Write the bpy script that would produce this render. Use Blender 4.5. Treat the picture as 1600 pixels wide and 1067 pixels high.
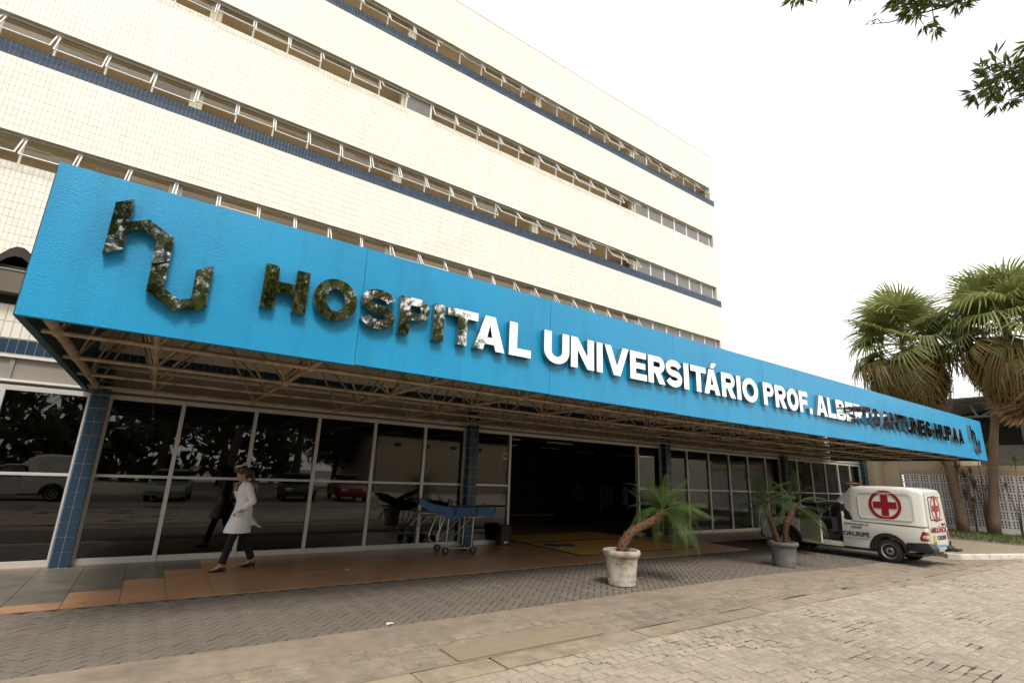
import bpy, bmesh, math, random
import numpy as np
from mathutils import Vector, Matrix, noise as mnoise
from mathutils.geometry import tessellate_polygon
random.seed(7)
R = math.radians
for o in list(bpy.data.objects): bpy.data.objects.remove(o)
sc = bpy.context.scene
C = sc.collection

# ------------------------------------------------------------------ camera
cam_d = bpy.data.cameras.new('camera'); cam = bpy.data.objects.new('camera', cam_d); C.objects.link(cam)
cam_d.sensor_width = 36.0; cam_d.lens = 17.741; cam_d.clip_end = 3000; cam_d.clip_start = 0.05
def cam_axes(yaw, pitch, roll):
    f = Vector((math.sin(yaw)*math.cos(pitch), math.cos(yaw)*math.cos(pitch), math.sin(pitch)))
    r = Vector((math.cos(yaw), -math.sin(yaw), 0)); u = r.cross(f)
    c, s = math.cos(roll), math.sin(roll)
    return c*r+s*u, -s*r+c*u, f
_r, _u, _f = cam_axes(R(34.288), R(14.865), R(2.147))
M = Matrix((( _r.x, _u.x, -_f.x, 0), (_r.y, _u.y, -_f.y, 0), (_r.z, _u.z, -_f.z, 1.78), (0, 0, 0, 1)))
cam.matrix_world = M
sc.camera = cam

# ------------------------------------------------------------------ world: bright overcast with thin blue gaps
SUN_EL, SUN_AZ = R(56), R(198)          # azimuth measured from +Y towards +X
w = bpy.data.worlds.new('World'); sc.world = w; w.use_nodes = True
nt = w.node_tree; nt.nodes.clear()
out = nt.nodes.new('ShaderNodeOutputWorld')
sky = nt.nodes.new('ShaderNodeTexSky'); sky.sky_type = 'NISHITA'; sky.sun_disc = False
sky.sun_elevation = SUN_EL; sky.sun_rotation = SUN_AZ; sky.air_density = 1.0; sky.dust_density = 2.0
bg1 = nt.nodes.new('ShaderNodeBackground'); bg1.inputs['Strength'].default_value = 0.12
nt.links.new(sky.outputs[0], bg1.inputs[0])
bg2 = nt.nodes.new('ShaderNodeBackground'); bg2.inputs[0].default_value = (1.0, 0.985, 0.96, 1); bg2.inputs['Strength'].default_value = 0.95
tc = nt.nodes.new('ShaderNodeTexCoord'); nz = nt.nodes.new('ShaderNodeTexNoise')
nz.inputs['Scale'].default_value = 1.6; nz.inputs['Detail'].default_value = 5; nz.inputs['Roughness'].default_value = .55
nt.links.new(tc.outputs['Generated'], nz.inputs['Vector'])
rmp = nt.nodes.new('ShaderNodeValToRGB'); rmp.color_ramp.elements[0].position = .36; rmp.color_ramp.elements[1].position = .52
rmp.color_ramp.elements[0].color = (.62, .62, .62, 1)
nt.links.new(nz.outputs[0], rmp.inputs[0])
mx = nt.nodes.new('ShaderNodeMixShader')
nt.links.new(rmp.outputs[0], mx.inputs[0]); nt.links.new(bg1.outputs[0], mx.inputs[1]); nt.links.new(bg2.outputs[0], mx.inputs[2])
nt.links.new(mx.outputs[0], out.inputs[0])
sd = bpy.data.lights.new('sun', 'SUN'); sd.energy = 1.5; sd.angle = R(14); sd.color = (1, .95, .87)
so = bpy.data.objects.new('sun', sd); C.objects.link(so)
sdir = Vector((math.sin(SUN_AZ)*math.cos(SUN_EL), math.cos(SUN_AZ)*math.cos(SUN_EL), math.sin(SUN_EL)))
so.rotation_euler = (-sdir).to_track_quat('-Z', 'Y').to_euler(); so.location = sdir*80
sc.view_settings.view_transform = 'Standard'; sc.view_settings.look = 'None'
sc.view_settings.gamma = 1; sc.view_settings.use_curve_mapping = False
sc.view_settings.exposure = 0.86
sc.cycles.max_bounces = 8; sc.cycles.transparent_max_bounces = 24; sc.cycles.glossy_bounces = 4
sc.cycles.diffuse_bounces = 3; sc.cycles.caustics_reflective = False; sc.cycles.caustics_refractive = False

# ------------------------------------------------------------------ materials
MATS = {}
def mat(name, col, rough=.6, metal=0, var=0, vscale=4, bump=0, bscale=60, spec=.5, detail=4, stain=None, sscale=1.2, samt=.5, cell=None, cvar=0, coat=0, wood=False, streak=None, stamt=.2):
    """procedural principled material; var = value noise, stain = second colour in blotches, cell=(sx,sy,sz) per-piece value jitter"""
    if name in MATS: return MATS[name]
    m = bpy.data.materials.new(name); m.use_nodes = True; MATS[name] = m
    n = m.node_tree; b = n.nodes['Principled BSDF']
    b.inputs['Roughness'].default_value = rough; b.inputs['Metallic'].default_value = metal
    b.inputs['Specular IOR Level'].default_value = spec; b.inputs['Coat Weight'].default_value = coat
    geo = n.nodes.new('ShaderNodeNewGeometry')
    src = None
    rgb = n.nodes.new('ShaderNodeRGB'); rgb.outputs[0].default_value = (*col, 1); src = rgb.outputs[0]
    if stain:
        t = n.nodes.new('ShaderNodeTexNoise'); t.inputs['Scale'].default_value = sscale; t.inputs['Detail'].default_value = 6; t.inputs['Roughness'].default_value = .65
        n.links.new(geo.outputs['Position'], t.inputs['Vector'])
        rp = n.nodes.new('ShaderNodeValToRGB'); rp.color_ramp.elements[0].position = .45; rp.color_ramp.elements[1].position = .68
        n.links.new(t.outputs[0], rp.inputs[0])
        mu = n.nodes.new('ShaderNodeMath'); mu.operation = 'MULTIPLY'; mu.inputs[1].default_value = samt; n.links.new(rp.outputs[0], mu.inputs[0])
        mi = n.nodes.new('ShaderNodeMixRGB'); mi.inputs[2].default_value = (*stain, 1)
        n.links.new(mu.outputs[0], mi.inputs[0]); n.links.new(src, mi.inputs[1]); src = mi.outputs[0]
    if streak:
        mp = n.nodes.new('ShaderNodeMapping'); mp.inputs['Scale'].default_value = (2.6, 2.6, .22); n.links.new(geo.outputs['Position'], mp.inputs[0])
        t = n.nodes.new('ShaderNodeTexNoise'); t.inputs['Scale'].default_value = 1.5; t.inputs['Detail'].default_value = 5; t.inputs['Roughness'].default_value = .7; n.links.new(mp.outputs[0], t.inputs['Vector'])
        rp = n.nodes.new('ShaderNodeValToRGB'); rp.color_ramp.elements[0].position = .5; rp.color_ramp.elements[1].position = .75; n.links.new(t.outputs[0], rp.inputs[0])
        mu = n.nodes.new('ShaderNodeMath'); mu.operation = 'MULTIPLY'; mu.inputs[1].default_value = stamt; n.links.new(rp.outputs[0], mu.inputs[0])
        mi = n.nodes.new('ShaderNodeMixRGB'); mi.inputs[2].default_value = (*streak, 1); n.links.new(mu.outputs[0], mi.inputs[0]); n.links.new(src, mi.inputs[1]); src = mi.outputs[0]
    def valmul(fac_out, amt, src):
        mr = n.nodes.new('ShaderNodeMapRange'); mr.inputs[3].default_value = 1-amt; mr.inputs[4].default_value = 1+amt
        n.links.new(fac_out, mr.inputs[0])
        hs = n.nodes.new('ShaderNodeHueSaturation'); n.links.new(mr.outputs[0], hs.inputs['Value']); n.links.new(src, hs.inputs['Color'])
        return hs.outputs[0]
    if var:
        t = n.nodes.new('ShaderNodeTexNoise'); t.inputs['Scale'].default_value = vscale; t.inputs['Detail'].default_value = detail
        if wood:
            mp = n.nodes.new('ShaderNodeMapping'); mp.inputs['Scale'].default_value = (6, 6, .4); n.links.new(geo.outputs['Position'], mp.inputs[0]); n.links.new(mp.outputs[0], t.inputs['Vector'])
        else: n.links.new(geo.outputs['Position'], t.inputs['Vector'])
        src = valmul(t.outputs[0], var*1.6, src)
    if cell:
        mp = n.nodes.new('ShaderNodeVectorMath'); mp.operation = 'DIVIDE'; mp.inputs[1].default_value = cell; n.links.new(geo.outputs['Position'], mp.inputs[0])
        fl = n.nodes.new('ShaderNodeVectorMath'); fl.operation = 'FLOOR'; n.links.new(mp.outputs[0], fl.inputs[0])
        wn = n.nodes.new('ShaderNodeTexWhiteNoise'); n.links.new(fl.outputs[0], wn.inputs[0])
        src = valmul(wn.outputs[0], cvar, src)
    elif cvar:
        wn_src = geo.outputs['Random Per Island']
        src = valmul(wn_src, cvar, src)
    n.links.new(src, b.inputs['Base Color'])
    if bump:
        t = n.nodes.new('ShaderNodeTexNoise'); t.inputs['Scale'].default_value = bscale; t.inputs['Detail'].default_value = 3
        n.links.new(geo.outputs['Position'], t.inputs['Vector'])
        bp = n.nodes.new('ShaderNodeBump'); bp.inputs['Strength'].default_value = bump; bp.inputs['Distance'].default_value = .01
        n.links.new(t.outputs[0], bp.inputs['Height']); n.links.new(bp.outputs[0], b.inputs['Normal'])
    return m

def glass(name, tint, refl=1.0, ior=1.5):
    m = bpy.data.materials.new(name); m.use_nodes = True; MATS[name] = m
    n = m.node_tree; n.nodes.clear()
    o = n.nodes.new('ShaderNodeOutputMaterial'); tr = n.nodes.new('ShaderNodeBsdfTransparent'); tr.inputs[0].default_value = (*tint, 1)
    gl = n.nodes.new('ShaderNodeBsdfGlossy'); gl.inputs['Roughness'].default_value = .0
    geo = n.nodes.new('ShaderNodeNewGeometry')
    dt = n.nodes.new('ShaderNodeVectorMath'); dt.operation = 'DOT_PRODUCT'; n.links.new(geo.outputs['Incoming'], dt.inputs[0]); n.links.new(geo.outputs['Normal'], dt.inputs[1])
    def mth(op, a, b=None):
        q = n.nodes.new('ShaderNodeMath'); q.operation = op
        for i_, v_ in enumerate((a, b)):
            if v_ is None: continue
            if isinstance(v_, (int, float)): q.inputs[i_].default_value = v_
            else: n.links.new(v_, q.inputs[i_])
        return q.outputs[0]
    f0 = ((ior-1)/(ior+1))**2
    sch = mth('ADD', mth('MULTIPLY', mth('POWER', mth('SUBTRACT', 1.0, mth('ABSOLUTE', dt.outputs['Value'])), 5.0), 1-f0), f0)
    nz = n.nodes.new('ShaderNodeTexNoise'); nz.inputs['Scale'].default_value = .9; nz.inputs['Detail'].default_value = 1
    n.links.new(geo.outputs['Position'], nz.inputs['Vector'])
    bp = n.nodes.new('ShaderNodeBump'); bp.inputs['Strength'].default_value = .05; bp.inputs['Distance'].default_value = .02
    n.links.new(nz.outputs[0], bp.inputs['Height']); n.links.new(bp.outputs[0], gl.inputs['Normal'])
    mi = n.nodes.new('ShaderNodeMixShader'); n.links.new(sch, mi.inputs[0]); n.links.new(tr.outputs[0], mi.inputs[1]); n.links.new(gl.outputs[0], mi.inputs[2])
    n.links.new(mi.outputs[0], o.inputs[0])
    return m

def leafmat(name, col, col2, trans=.35, rough=.5):
    m = bpy.data.materials.new(name); m.use_nodes = True; MATS[name] = m
    n = m.node_tree; b = n.nodes['Principled BSDF']; o = n.nodes['Material Output']
    geo = n.nodes.new('ShaderNodeNewGeometry')
    mi = n.nodes.new('ShaderNodeMixRGB'); mi.inputs[1].default_value = (*col, 1); mi.inputs[2].default_value = (*col2, 1)
    n.links.new(geo.outputs['Random Per Island'], mi.inputs[0])
    n.links.new(mi.outputs[0], b.inputs['Base Color']); b.inputs['Roughness'].default_value = rough
    t = n.nodes.new('ShaderNodeBsdfTranslucent'); n.links.new(mi.outputs[0], t.inputs[0])
    ms = n.nodes.new('ShaderNodeMixShader'); ms.inputs[0].default_value = trans
    n.links.new(b.outputs[0], ms.inputs[1]); n.links.new(t.outputs[0], ms.inputs[2]); n.links.new(ms.outputs[0], o.inputs[0])
    return m

TILE_W, TILE_H = .1245, .246
cream = mat('cream_tile', (.82, .775, .675), .28, var=.05, vscale=.7, cvar=.05, streak=(.60, .50, .36), stamt=.25)
cream_wall = mat('cream_render', (.70, .60, .44), .7, var=.08, vscale=2, stain=(.5, .42, .3), sscale=.8, samt=.3)
grout = mat('grout', (.60, .55, .46), .9, var=.08, vscale=3)
grout_pale = mat('pale_grout', (.52, .50, .46), .9, var=.1, vscale=5)
blue_tile = mat('blue_tile', (.024, .052, .092), .25, cvar=.25, spec=.4)
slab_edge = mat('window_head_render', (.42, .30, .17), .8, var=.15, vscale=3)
room = mat('room_plaster', (.80, .66, .48), .8, var=.1, vscale=1)
white_metal = mat('white_painted_aluminium', (.74, .73, .70), .4, var=.04, vscale=3)
frame_metal = mat('shopfront_aluminium', (.62, .60, .56), .38, metal=.25, var=.06, vscale=2)
steel_tube = mat('beige_painted_tube', (.46, .365, .255), .45, var=.18, vscale=3, stain=(.16, .09, .045), sscale=5, samt=.7)
cyan = mat('cyan_paint', (.006, .31, .59), .40, var=.04, vscale=1.3, bump=.4, bscale=95, stain=(.006, .25, .50), sscale=.7, samt=.5, streak=(.01, .17, .32), stamt=.4)
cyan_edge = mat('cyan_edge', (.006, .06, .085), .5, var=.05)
mirror = mat('polished_steel', (.80, .79, .76), .03, metal=1, bump=.06, bscale=5)
steel_side = mat('steel_return', (.42, .41, .39), .3, metal=1, var=.1)
dark_roof = mat('weathered_fibre_cement', (.035, .03, .026), .85, var=.25, vscale=4, bump=.3, bscale=30)
gutter_m = mat('gutter_board', (.13, .105, .08), .7, var=.2, vscale=3)
grey_panel = mat('grey_transom_panel', (.27, .24, .205), .6, var=.05, vscale=2)
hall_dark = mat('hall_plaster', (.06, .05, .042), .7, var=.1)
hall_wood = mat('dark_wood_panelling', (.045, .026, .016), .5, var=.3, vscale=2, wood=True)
salmon = mat('salmon_stone', (.47, .26, .14), .33, var=.12, vscale=2.2, stain=(.27, .155, .09), sscale=1.6, samt=.6, cvar=.07)
grey_slab = mat('grey_stone_slab', (.18, .158, .127), .4, var=.2, vscale=3, stain=(.09, .08, .065), sscale=2.5, samt=.6, cvar=.12)
paver_m = mat('concrete_paver', (.155, .128, .103), .8, var=.14, vscale=2.5, cvar=.10, bump=.25, bscale=90, stain=(.13, .105, .085), sscale=.9, samt=.5)
sand_joint = mat('dirt_joint', (.05, .04, .03), .95, var=.2, vscale=9)
sett_m = mat('granite_sett', (.345, .285, .215), .8, var=.16, vscale=5, cvar=.13, bump=.4, bscale=70, stain=(.2, .165, .125), sscale=2, samt=.5)
mortar_m = mat('mortar', (.30, .245, .18), .9, var=.18, vscale=6, bump=.5, bscale=60, stain=(.19, .155, .12), sscale=1.5, samt=.6)
concrete = mat('concrete', (.30, .24, .165), .85, var=.2, vscale=7, bump=.5, bscale=50, stain=(.17, .135, .095), sscale=2.4, samt=.8)
worn_sett = mat('worn_sett', (.25, .20, .145), .85, var=.2, vscale=6, cvar=.12, bump=.5, bscale=60, stain=(.16, .13, .095), sscale=2, samt=.6)
shoulder_m = mat('worn_shoulder_mortar', (.26, .205, .148), .9, var=.2, vscale=6, bump=.5, bscale=60, stain=(.15, .12, .09), sscale=1.3, samt=.7)
concrete_patch = mat('concrete_patch', (.25, .195, .13), .85, var=.14, vscale=9, bump=.35, bscale=50)
white_kerb = mat('whitewashed_kerb', (.66, .62, .55), .8, var=.12, vscale=8, stain=(.35, .31, .25), sscale=4, samt=.7)
earth = mat('earth', (.17, .14, .10), .95, var=.2, vscale=1)
grass_m = leafmat('grass_blade', (.05, .10, .015), (.10, .15, .03), .3)
clear_glass = glass('window_glass', (.86, .88, .86))
dark_glass = glass('tinted_shopfront_glass', (.33, .315, .29), ior=1.8)
grey_glass = mat('closed_window_glass', (.16, .145, .135), .08, var=.15, vscale=1.2)
black_plastic = mat('black_plastic', (.012, .012, .012), .45, var=.1)
rubber = mat('rubber', (.015, .014, .013), .8)
yellow_mat = mat('yellow_rubber_mat', (.58, .31, .05), .8, var=.12, vscale=5, bump=.3, bscale=120)
mat_blue = mat('mat_blue_print', (.03, .06, .10), .8)
car_white = mat('white_car_paint', (.66, .64, .58), .25, var=.03, vscale=2, coat=.5)
red_print = mat('red_decal', (.25, .008, .014), .35)
blue_print = mat('navy_decal', (.02, .03, .08), .4)

# ------------------------------------------------------------------ mesh helpers
class MB:
    def __init__(s): s.v = []; s.f = []
    def box(s, x0, x1, y0, y1, z0, z1):
        i = len(s.v)
        s.v += [(x0,y0,z0),(x1,y0,z0),(x1,y1,z0),(x0,y1,z0),(x0,y0,z1),(x1,y0,z1),(x1,y1,z1),(x0,y1,z1)]
        s.f += [(i,i+3,i+2,i+1),(i+4,i+5,i+6,i+7),(i,i+1,i+5,i+4),(i+1,i+2,i+6,i+5),(i+2,i+3,i+7,i+6),(i+3,i,i+4,i+7)]
        return s
    def tube(s, pts, rad, n=8, cap=True):
        pts = [Vector(p) for p in pts]; k = len(pts)
        rad = rad if isinstance(rad, (list, tuple)) else [rad]*k
        base = len(s.v); ref = None
        for j, p in enumerate(pts):
            d = (pts[min(j+1,k-1)]-pts[max(j-1,0)]).normalized()
            if ref is None: ref = Vector((0,0,1)) if abs(d.z) < .9 else Vector((1,0,0))
            a = d.cross(ref)
            if a.length < 1e-4: a = d.orthogonal()
            a.normalize(); b = a.cross(d); ref = b.cross(d)*-1 if False else ref
            for q in range(n):
                t = 2*math.pi*q/n; s.v.append(tuple(p+(a*math.cos(t)+b*math.sin(t))*rad[j]))
        for j in range(k-1):
            for q in range(n):
                s.f.append((base+j*n+q, base+j*n+(q+1)%n, base+(j+1)*n+(q+1)%n, base+(j+1)*n+q))
        if cap:
            s.f.append(tuple(base+q for q in range(n))[::-1]); s.f.append(tuple(base+(k-1)*n+q for q in range(n)))
        return s
    def rings(s, rings, cap=True, close=True):
        base = len(s.v); n = len(rings[0])
        for r in rings: s.v += [tuple(p) for p in r]
        for j in range(len(rings)-1):
            for q in range(n if close else n-1):
                s.f.append((base+j*n+q, base+j*n+(q+1)%n, base+(j+1)*n+(q+1)%n, base+(j+1)*n+q))
        if cap:
            s.f.append(tuple(base+q for q in range(n))[::-1]); s.f.append(tuple(base+(len(rings)-1)*n+q for q in range(n)))
        return s
    def lathe(s, prof, cx=0, cy=0, n=28, z0=0):
        return s.rings([[(cx+r*math.cos(2*math.pi*q/n), cy+r*math.sin(2*math.pi*q/n), z0+z) for q in range(n)] for r, z in prof], cap=True)
    def quad(s, a, b, c, d):
        i = len(s.v); s.v += [tuple(a), tuple(b), tuple(c), tuple(d)]; s.f.append((i,i+1,i+2,i+3)); return s
    def tri(s, a, b, c):
        i = len(s.v); s.v += [tuple(a), tuple(b), tuple(c)]; s.f.append((i,i+1,i+2)); return s
    def ball(s, c, r, n=10, m=7, sc=(1,1,1)):
        rs = []
        for j in range(m+1):
            t = math.pi*(j+.02)/(m+.04); rr = math.sin(t)*r
            rs.append([(c[0]+rr*math.cos(2*math.pi*q/n)*sc[0], c[1]+rr*math.sin(2*math.pi*q/n)*sc[1], c[2]-r*math.cos(t)*sc[2]) for q in range(n)])
        return s.rings(rs)
    def cone(s, p, q, r0, r1, n=10):   # round cone: tapered tube with ball ends
        s.tube([p, q], [r0, r1], n); s.ball(p, r0, n, 6); s.ball(q, r1, n, 6); return s
    def prism(s, loops, to3, d0, d1):
        """loops: outer + holes of 2D points; to3(u,v,d)->xyz; front cap at d0, sides to d1, back cap at d1"""
        tris = tessellate_polygon([[Vector((p[0], p[1], 0)) for p in l] for l in loops])
        flat = [p for l in loops for p in l]; i = len(s.v); N = len(flat)
        s.v += [to3(p[0], p[1], d0) for p in flat]+[to3(p[0], p[1], d1) for p in flat]
        for t in tris:
            s.f.append((i+t[0], i+t[1], i+t[2])); s.f.append((i+N+t[2], i+N+t[1], i+N+t[0]))
        k = 0
        for l in loops:
            m = len(l)
            for q in range(m): s.f.append((i+k+q, i+k+(q+1)%m, i+N+k+(q+1)%m, i+N+k+q))
            k += m
        return s
    def mesh(s, name):
        me = bpy.data.meshes.new(name); me.from_pydata(s.v, [], s.f); me.update(); return me
    def build(s, name, m, parent=None, smooth=False, fix=True, bevel=0, auto=None):
        me = s.mesh(name)
        if fix or bevel:
            bm = bmesh.new(); bm.from_mesh(me)
            if bevel: bmesh.ops.remove_doubles(bm, verts=bm.verts, dist=1e-5)
            bmesh.ops.recalc_face_normals(bm, faces=bm.faces)
            if bevel:
                es = [e for e in bm.edges if len(e.link_faces) == 2 and e.calc_face_angle(0) > R(35)]
                bmesh.ops.bevel(bm, geom=es, offset=bevel, segments=2, affect='EDGES', profile=.6)
            bm.to_mesh(me); bm.free()
        me.materials.append(m)
        o = obj(name, me, parent)
        if smooth: shade(me, auto)
        return o
def shade(me, auto=None):
    me.polygons.foreach_set('use_smooth', [True]*len(me.polygons))
    if auto: me.set_sharp_from_angle(angle=R(auto))
def obj(name, me, parent=None, loc=None):
    o = bpy.data.objects.new(name, me); C.objects.link(o)
    if parent: o.parent = parent
    if loc: o.location = loc
    return o
def tag(o, label, cat, group=None, kind=None):
    o['label'] = label; o['category'] = cat
    if group: o['group'] = group
    if kind: o['kind'] = kind
    return o
def struct(o): o['kind'] = 'structure'; return o
def stuff(o): o['kind'] = 'stuff'; return o
def thing(name, label, cat, loc=(0,0,0), rz=0, group=None):
    e = bpy.data.objects.new(name, None); C.objects.link(e); e.location = loc; e.rotation_euler = (0,0,rz); e.empty_display_size = .2
    return tag(e, label, cat, group)
def copy_tree(o, parent=None):
    c = o.copy(); C.objects.link(c); c.parent = parent
    for ch in o.children: copy_tree(ch, c)
    return c
def np_mesh(name, V, F, m, parent=None):
    me = bpy.data.meshes.new(name); me.from_pydata(V.tolist(), [], F.tolist()); me.update(); me.materials.append(m)
    return obj(name, me, parent)

def piece_mesh(name, w, h, d, m, bev=.004, base=0):
    """a tile / stone: rectangle w x h in XY, top at z=d with chamfered rim, open underneath; lies in local XY"""
    a, b = w/2, h/2; V = []
    for (x, y, z) in [(a,b,0),(a,b,d-bev),(a-bev,b-bev,d)]:
        V += [(-x,-y,z),(x,-y,z),(x,y,z),(-x,y,z)]
    F = []
    for k in (0, 4):
        for q in range(4): F.append((k+q, k+(q+1)%4, k+4+(q+1)%4, k+4+q))
    F.append((8,9,10,11))
    me = bpy.data.meshes.new(name); me.from_pydata(V, [], F); me.update(); me.materials.append(m); return me

def tile_grid(x0, x1, z0, z1):
    """centres and cell size of a tile grid over a rectangle"""
    nx = max(1, round((x1-x0)/TILE_W)); nz_ = max(1, round((z1-z0)/TILE_H))
    dx, dz = (x1-x0)/nx, (z1-z0)/nz_
    xs = x0+dx*(np.arange(nx)+.5); zs = z0+dz*(np.arange(nz_)+.5)
    return xs, zs, dx, dz
def tile_field(name, rects, y, m, parent, gap=.006, dep=.010, axis='Y', rng=np.random.default_rng(3)):
    """all tiles of several rectangles as one mesh; facing -Y at plane y (axis 'Y'), or facing -X at plane y (axis 'X')"""
    Vs, Fs = [], []; n0 = 0
    for (x0, x1, z0, z1) in rects:
        xs, zs, dx, dz = tile_grid(x0, x1, z0, z1)
        cx, cz = [a.ravel() for a in np.meshgrid(xs, zs)]
        k = len(cx); hx, hz = (dx-gap)/2, (dz-gap)/2; c = .003
        jit = rng.uniform(-.0012, .0012, k)
        V = np.zeros((k, 8, 3))
        sx = np.array([-1,1,1,-1]); sz = np.array([-1,-1,1,1])
        V[:, :4, 0] = cx[:,None]+sx*hx; V[:, :4, 2] = cz[:,None]+sz*hz; V[:, :4, 1] = y+dep
        V[:, 4:, 0] = cx[:,None]+sx*(hx-c); V[:, 4:, 2] = cz[:,None]+sz*(hz-c); V[:, 4:, 1] = y+jit[:,None]
        b = n0+8*np.arange(k)[:,None]
        F = np.concatenate([b+np.array([4,5,6,7])]+[b+np.array([q,(q+1)%4,4+(q+1)%4,4+q]) for q in range(4)])
        Vs.append(V.reshape(-1,3)); Fs.append(F); n0 += 8*k
    V = np.concatenate(Vs); F = np.concatenate(Fs)
    if axis == 'X': V = np.stack([V[:,1], -V[:,0], V[:,2]], 1)   # x0..x1 then run along -Y
    return stuff(np_mesh(name, V, F, m, parent))

# ================================================================== GROUND
ground = struct(MB().box(-600, 600, -600, 600, -.6, -.16).build('ground', earth))
def gz(x): t = min(1, max(0, (x-10)/5)); return -.1*t*t*(3-2*t)

# --- cobbled road: mortar bed, setts poking through it
road = struct(bpy.data.objects.new('road', None)); C.objects.link(road)
mb = MB()
def bed(x, y):
    n = mnoise.noise(Vector((x*.9, y*1.6, 3)))*.6+mnoise.noise(Vector((x*3.1, y*4.2, 8)))*.4
    return gz(x)-.0085+.010*n
def sheet(name, x0, x1, y0, y1, st, fz, m, parent):
    nx, ny = int((x1-x0)/st)+1, int((y1-y0)/st)+1
    V = [(x0+(x1-x0)*i/nx, y0+(y1-y0)*j/ny, fz(x0+(x1-x0)*i/nx, y0+(y1-y0)*j/ny)) for j in range(ny+1) for i in range(nx+1)]
    F = [(j*(nx+1)+i, j*(nx+1)+i+1, (j+1)*(nx+1)+i+1, (j+1)*(nx+1)+i) for j in range(ny) for i in range(nx)]
    me = bpy.data.meshes.new(name); me.from_pydata(V, [], F); me.update(); me.materials.append(m); shade(me)
    return obj(name, me, parent)
sheet('mortar_bed', -4, 27, -3.0, 4.46, .09, bed, mortar_m, road)
sheet('dirt_bed', -4, 27, -3.0, 4.46, .5, lambda x, y: gz(x)-.0105, sand_joint, road)
far = MB()
far.quad((-120,-90,-.012),(120,-90,-.012),(120,-3.0,-.012),(-120,-3.0,-.012)); far.quad((-120,-3,-.012),(-4,-3,-.012),(-4,4.46,-.012),(-120,4.46,-.012))
far.quad((27,-3,-.1),(120,-3,-.1),(120,3.0,-.1),(27,3.0,-.1))
far.build('road_surface', sett_m, road, fix=False)
setts = []
y = -.6
while y < 4.40:
    rowh = random.uniform(.09, .115); x = 1.2+random.uniform(0, .2)
    x_end = 26
    while x < x_end:
        L = random.uniform(.10, .19); setts.append((x+L/2, y+rowh/2+.012*math.sin(x*1.7), L-.014, rowh-.014)); x += L
    y += rowh
y = 4.90
while y < 5.62:
    rowh = random.uniform(.10, .13); x = -.4+random.uniform(0, .2)
    while x < 24:
        L = random.uniform(.12, .22)
        if not (2.75 < x+L/2 < 4.85 and y < 5.32): setts.append((x+L/2, y+rowh/2, L-.014, rowh-.014))
        x += L
    y += rowh
def sett_vf(cx, cy, L, H_):
    z = gz(cx)+random.uniform(-.006, .005); j = lambda: random.uniform(-.008, .008); c = random.uniform(.008, .016)
    V = [(-L/2+j(), -H_/2+j(), -.06), (L/2+j(), -H_/2+j(), -.06), (L/2+j(), H_/2+j(), -.06), (-L/2+j(), H_/2+j(), -.06)]
    V2 = [(p[0], p[1], -c*.7+z) for p in V]
    V3 = [(p[0]*(1-2*c/L), p[1]*(1-2*c/H_), z+random.uniform(-.003, .003)) for p in V]
    V = [(p[0], p[1], p[2]+z) for p in V]
    return V+V2+V3
SF = [(q, (q+1)%4, 4+(q+1)%4, 4+q) for q in range(4)]+[(4+q, 4+(q+1)%4, 8+(q+1)%4, 8+q) for q in range(4)]+[(8,9,10,11)]
setts.sort(key=lambda s: s[0]**2+s[1]**2 if s[1] < 4.85 and (s[0]*.54+s[1]*.8) > 4.6 and s[1] > .18*s[0] else 1e6)
variants = []
for k in range(14):
    me = bpy.data.meshes.new('sett'); L, H_ = random.uniform(.13, .22), random.uniform(.09, .12)
    V = sett_vf(0, 0, L, H_); me.from_pydata(V, [], SF); me.update(); me.materials.append(sett_m); variants.append((me, L, H_))
mb = MB(); mbs = MB()
for i, s in enumerate(setts):
    if s[1] > 4.85:
        b = len(mbs.v); mbs.v += [(p[0]+s[0], p[1]+s[1], p[2]-.001) for p in sett_vf(*s)]; mbs.f += [tuple(b+q for q in f) for f in SF]
    elif i < 300:
        me, L, H_ = variants[i % 14]; o = obj('sett', me, road, (s[0], s[1], gz(s[0]))); o.scale = (s[2]/L, s[3]/H_, 1)
    else:
        b = len(mb.v); mb.v += [(p[0]+s[0], p[1]+s[1], p[2]) for p in sett_vf(*s)]; mb.f += [tuple(b+q for q in f) for f in SF]
stuff(mb.build('sett_field', sett_m, road, fix=False)); stuff(mbs.build('worn_sett_field', worn_sett, road, fix=False))

# --- shoulder strip between kerb line and pavers
def shoulder_z(x, y):
    edge = 5.68+.10*mnoise.noise(Vector((x*1.1, 0, 5))); t = min(1, max(0, (y-edge)/.12+.5))
    n = mnoise.noise(Vector((x*.8, y*2.0, 11)))*.65+mnoise.noise(Vector((x*3.3, y*4.5, 2)))*.35
    return gz(x)+(-.009+.012*n)*(1-t)+(.006+.004*n)*t
shoulder = struct(sheet('shoulder', -4, 24, 4.825, 6.24, .08, shoulder_z, shoulder_m, None))
sheet('dirt_bed', -4, 24, 4.835, 6.2, .5, lambda x, y: gz(x)-.012, sand_joint, shoulder)
MB().box(2.82, 4.8, 4.85, 5.28, -.02, .012).build('concrete_patch', concrete_patch, shoulder, bevel=.004)
# flat concrete gutter stones along the kerb line
kerb_line = struct(bpy.data.objects.new('gutter_kerb', None)); C.objects.link(kerb_line)
x = -4.0
while x < 22:
    L = random.uniform(.75, 1.1); a = random.uniform(-.006, .006); g = gz(x+L/2)
    o = MB().box(x, x+L-.016, 4.47+random.uniform(-.01, .01), 4.785+random.uniform(-.018, .012), -.12, .006+a).build('kerb_stone', concrete, kerb_line, bevel=.008)
    o.location.z = g; x += L
MB().box(-4, 22, 4.46, 4.85, -.2, -.13).build('gutter_bed', sand_joint, kerb_line)

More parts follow.
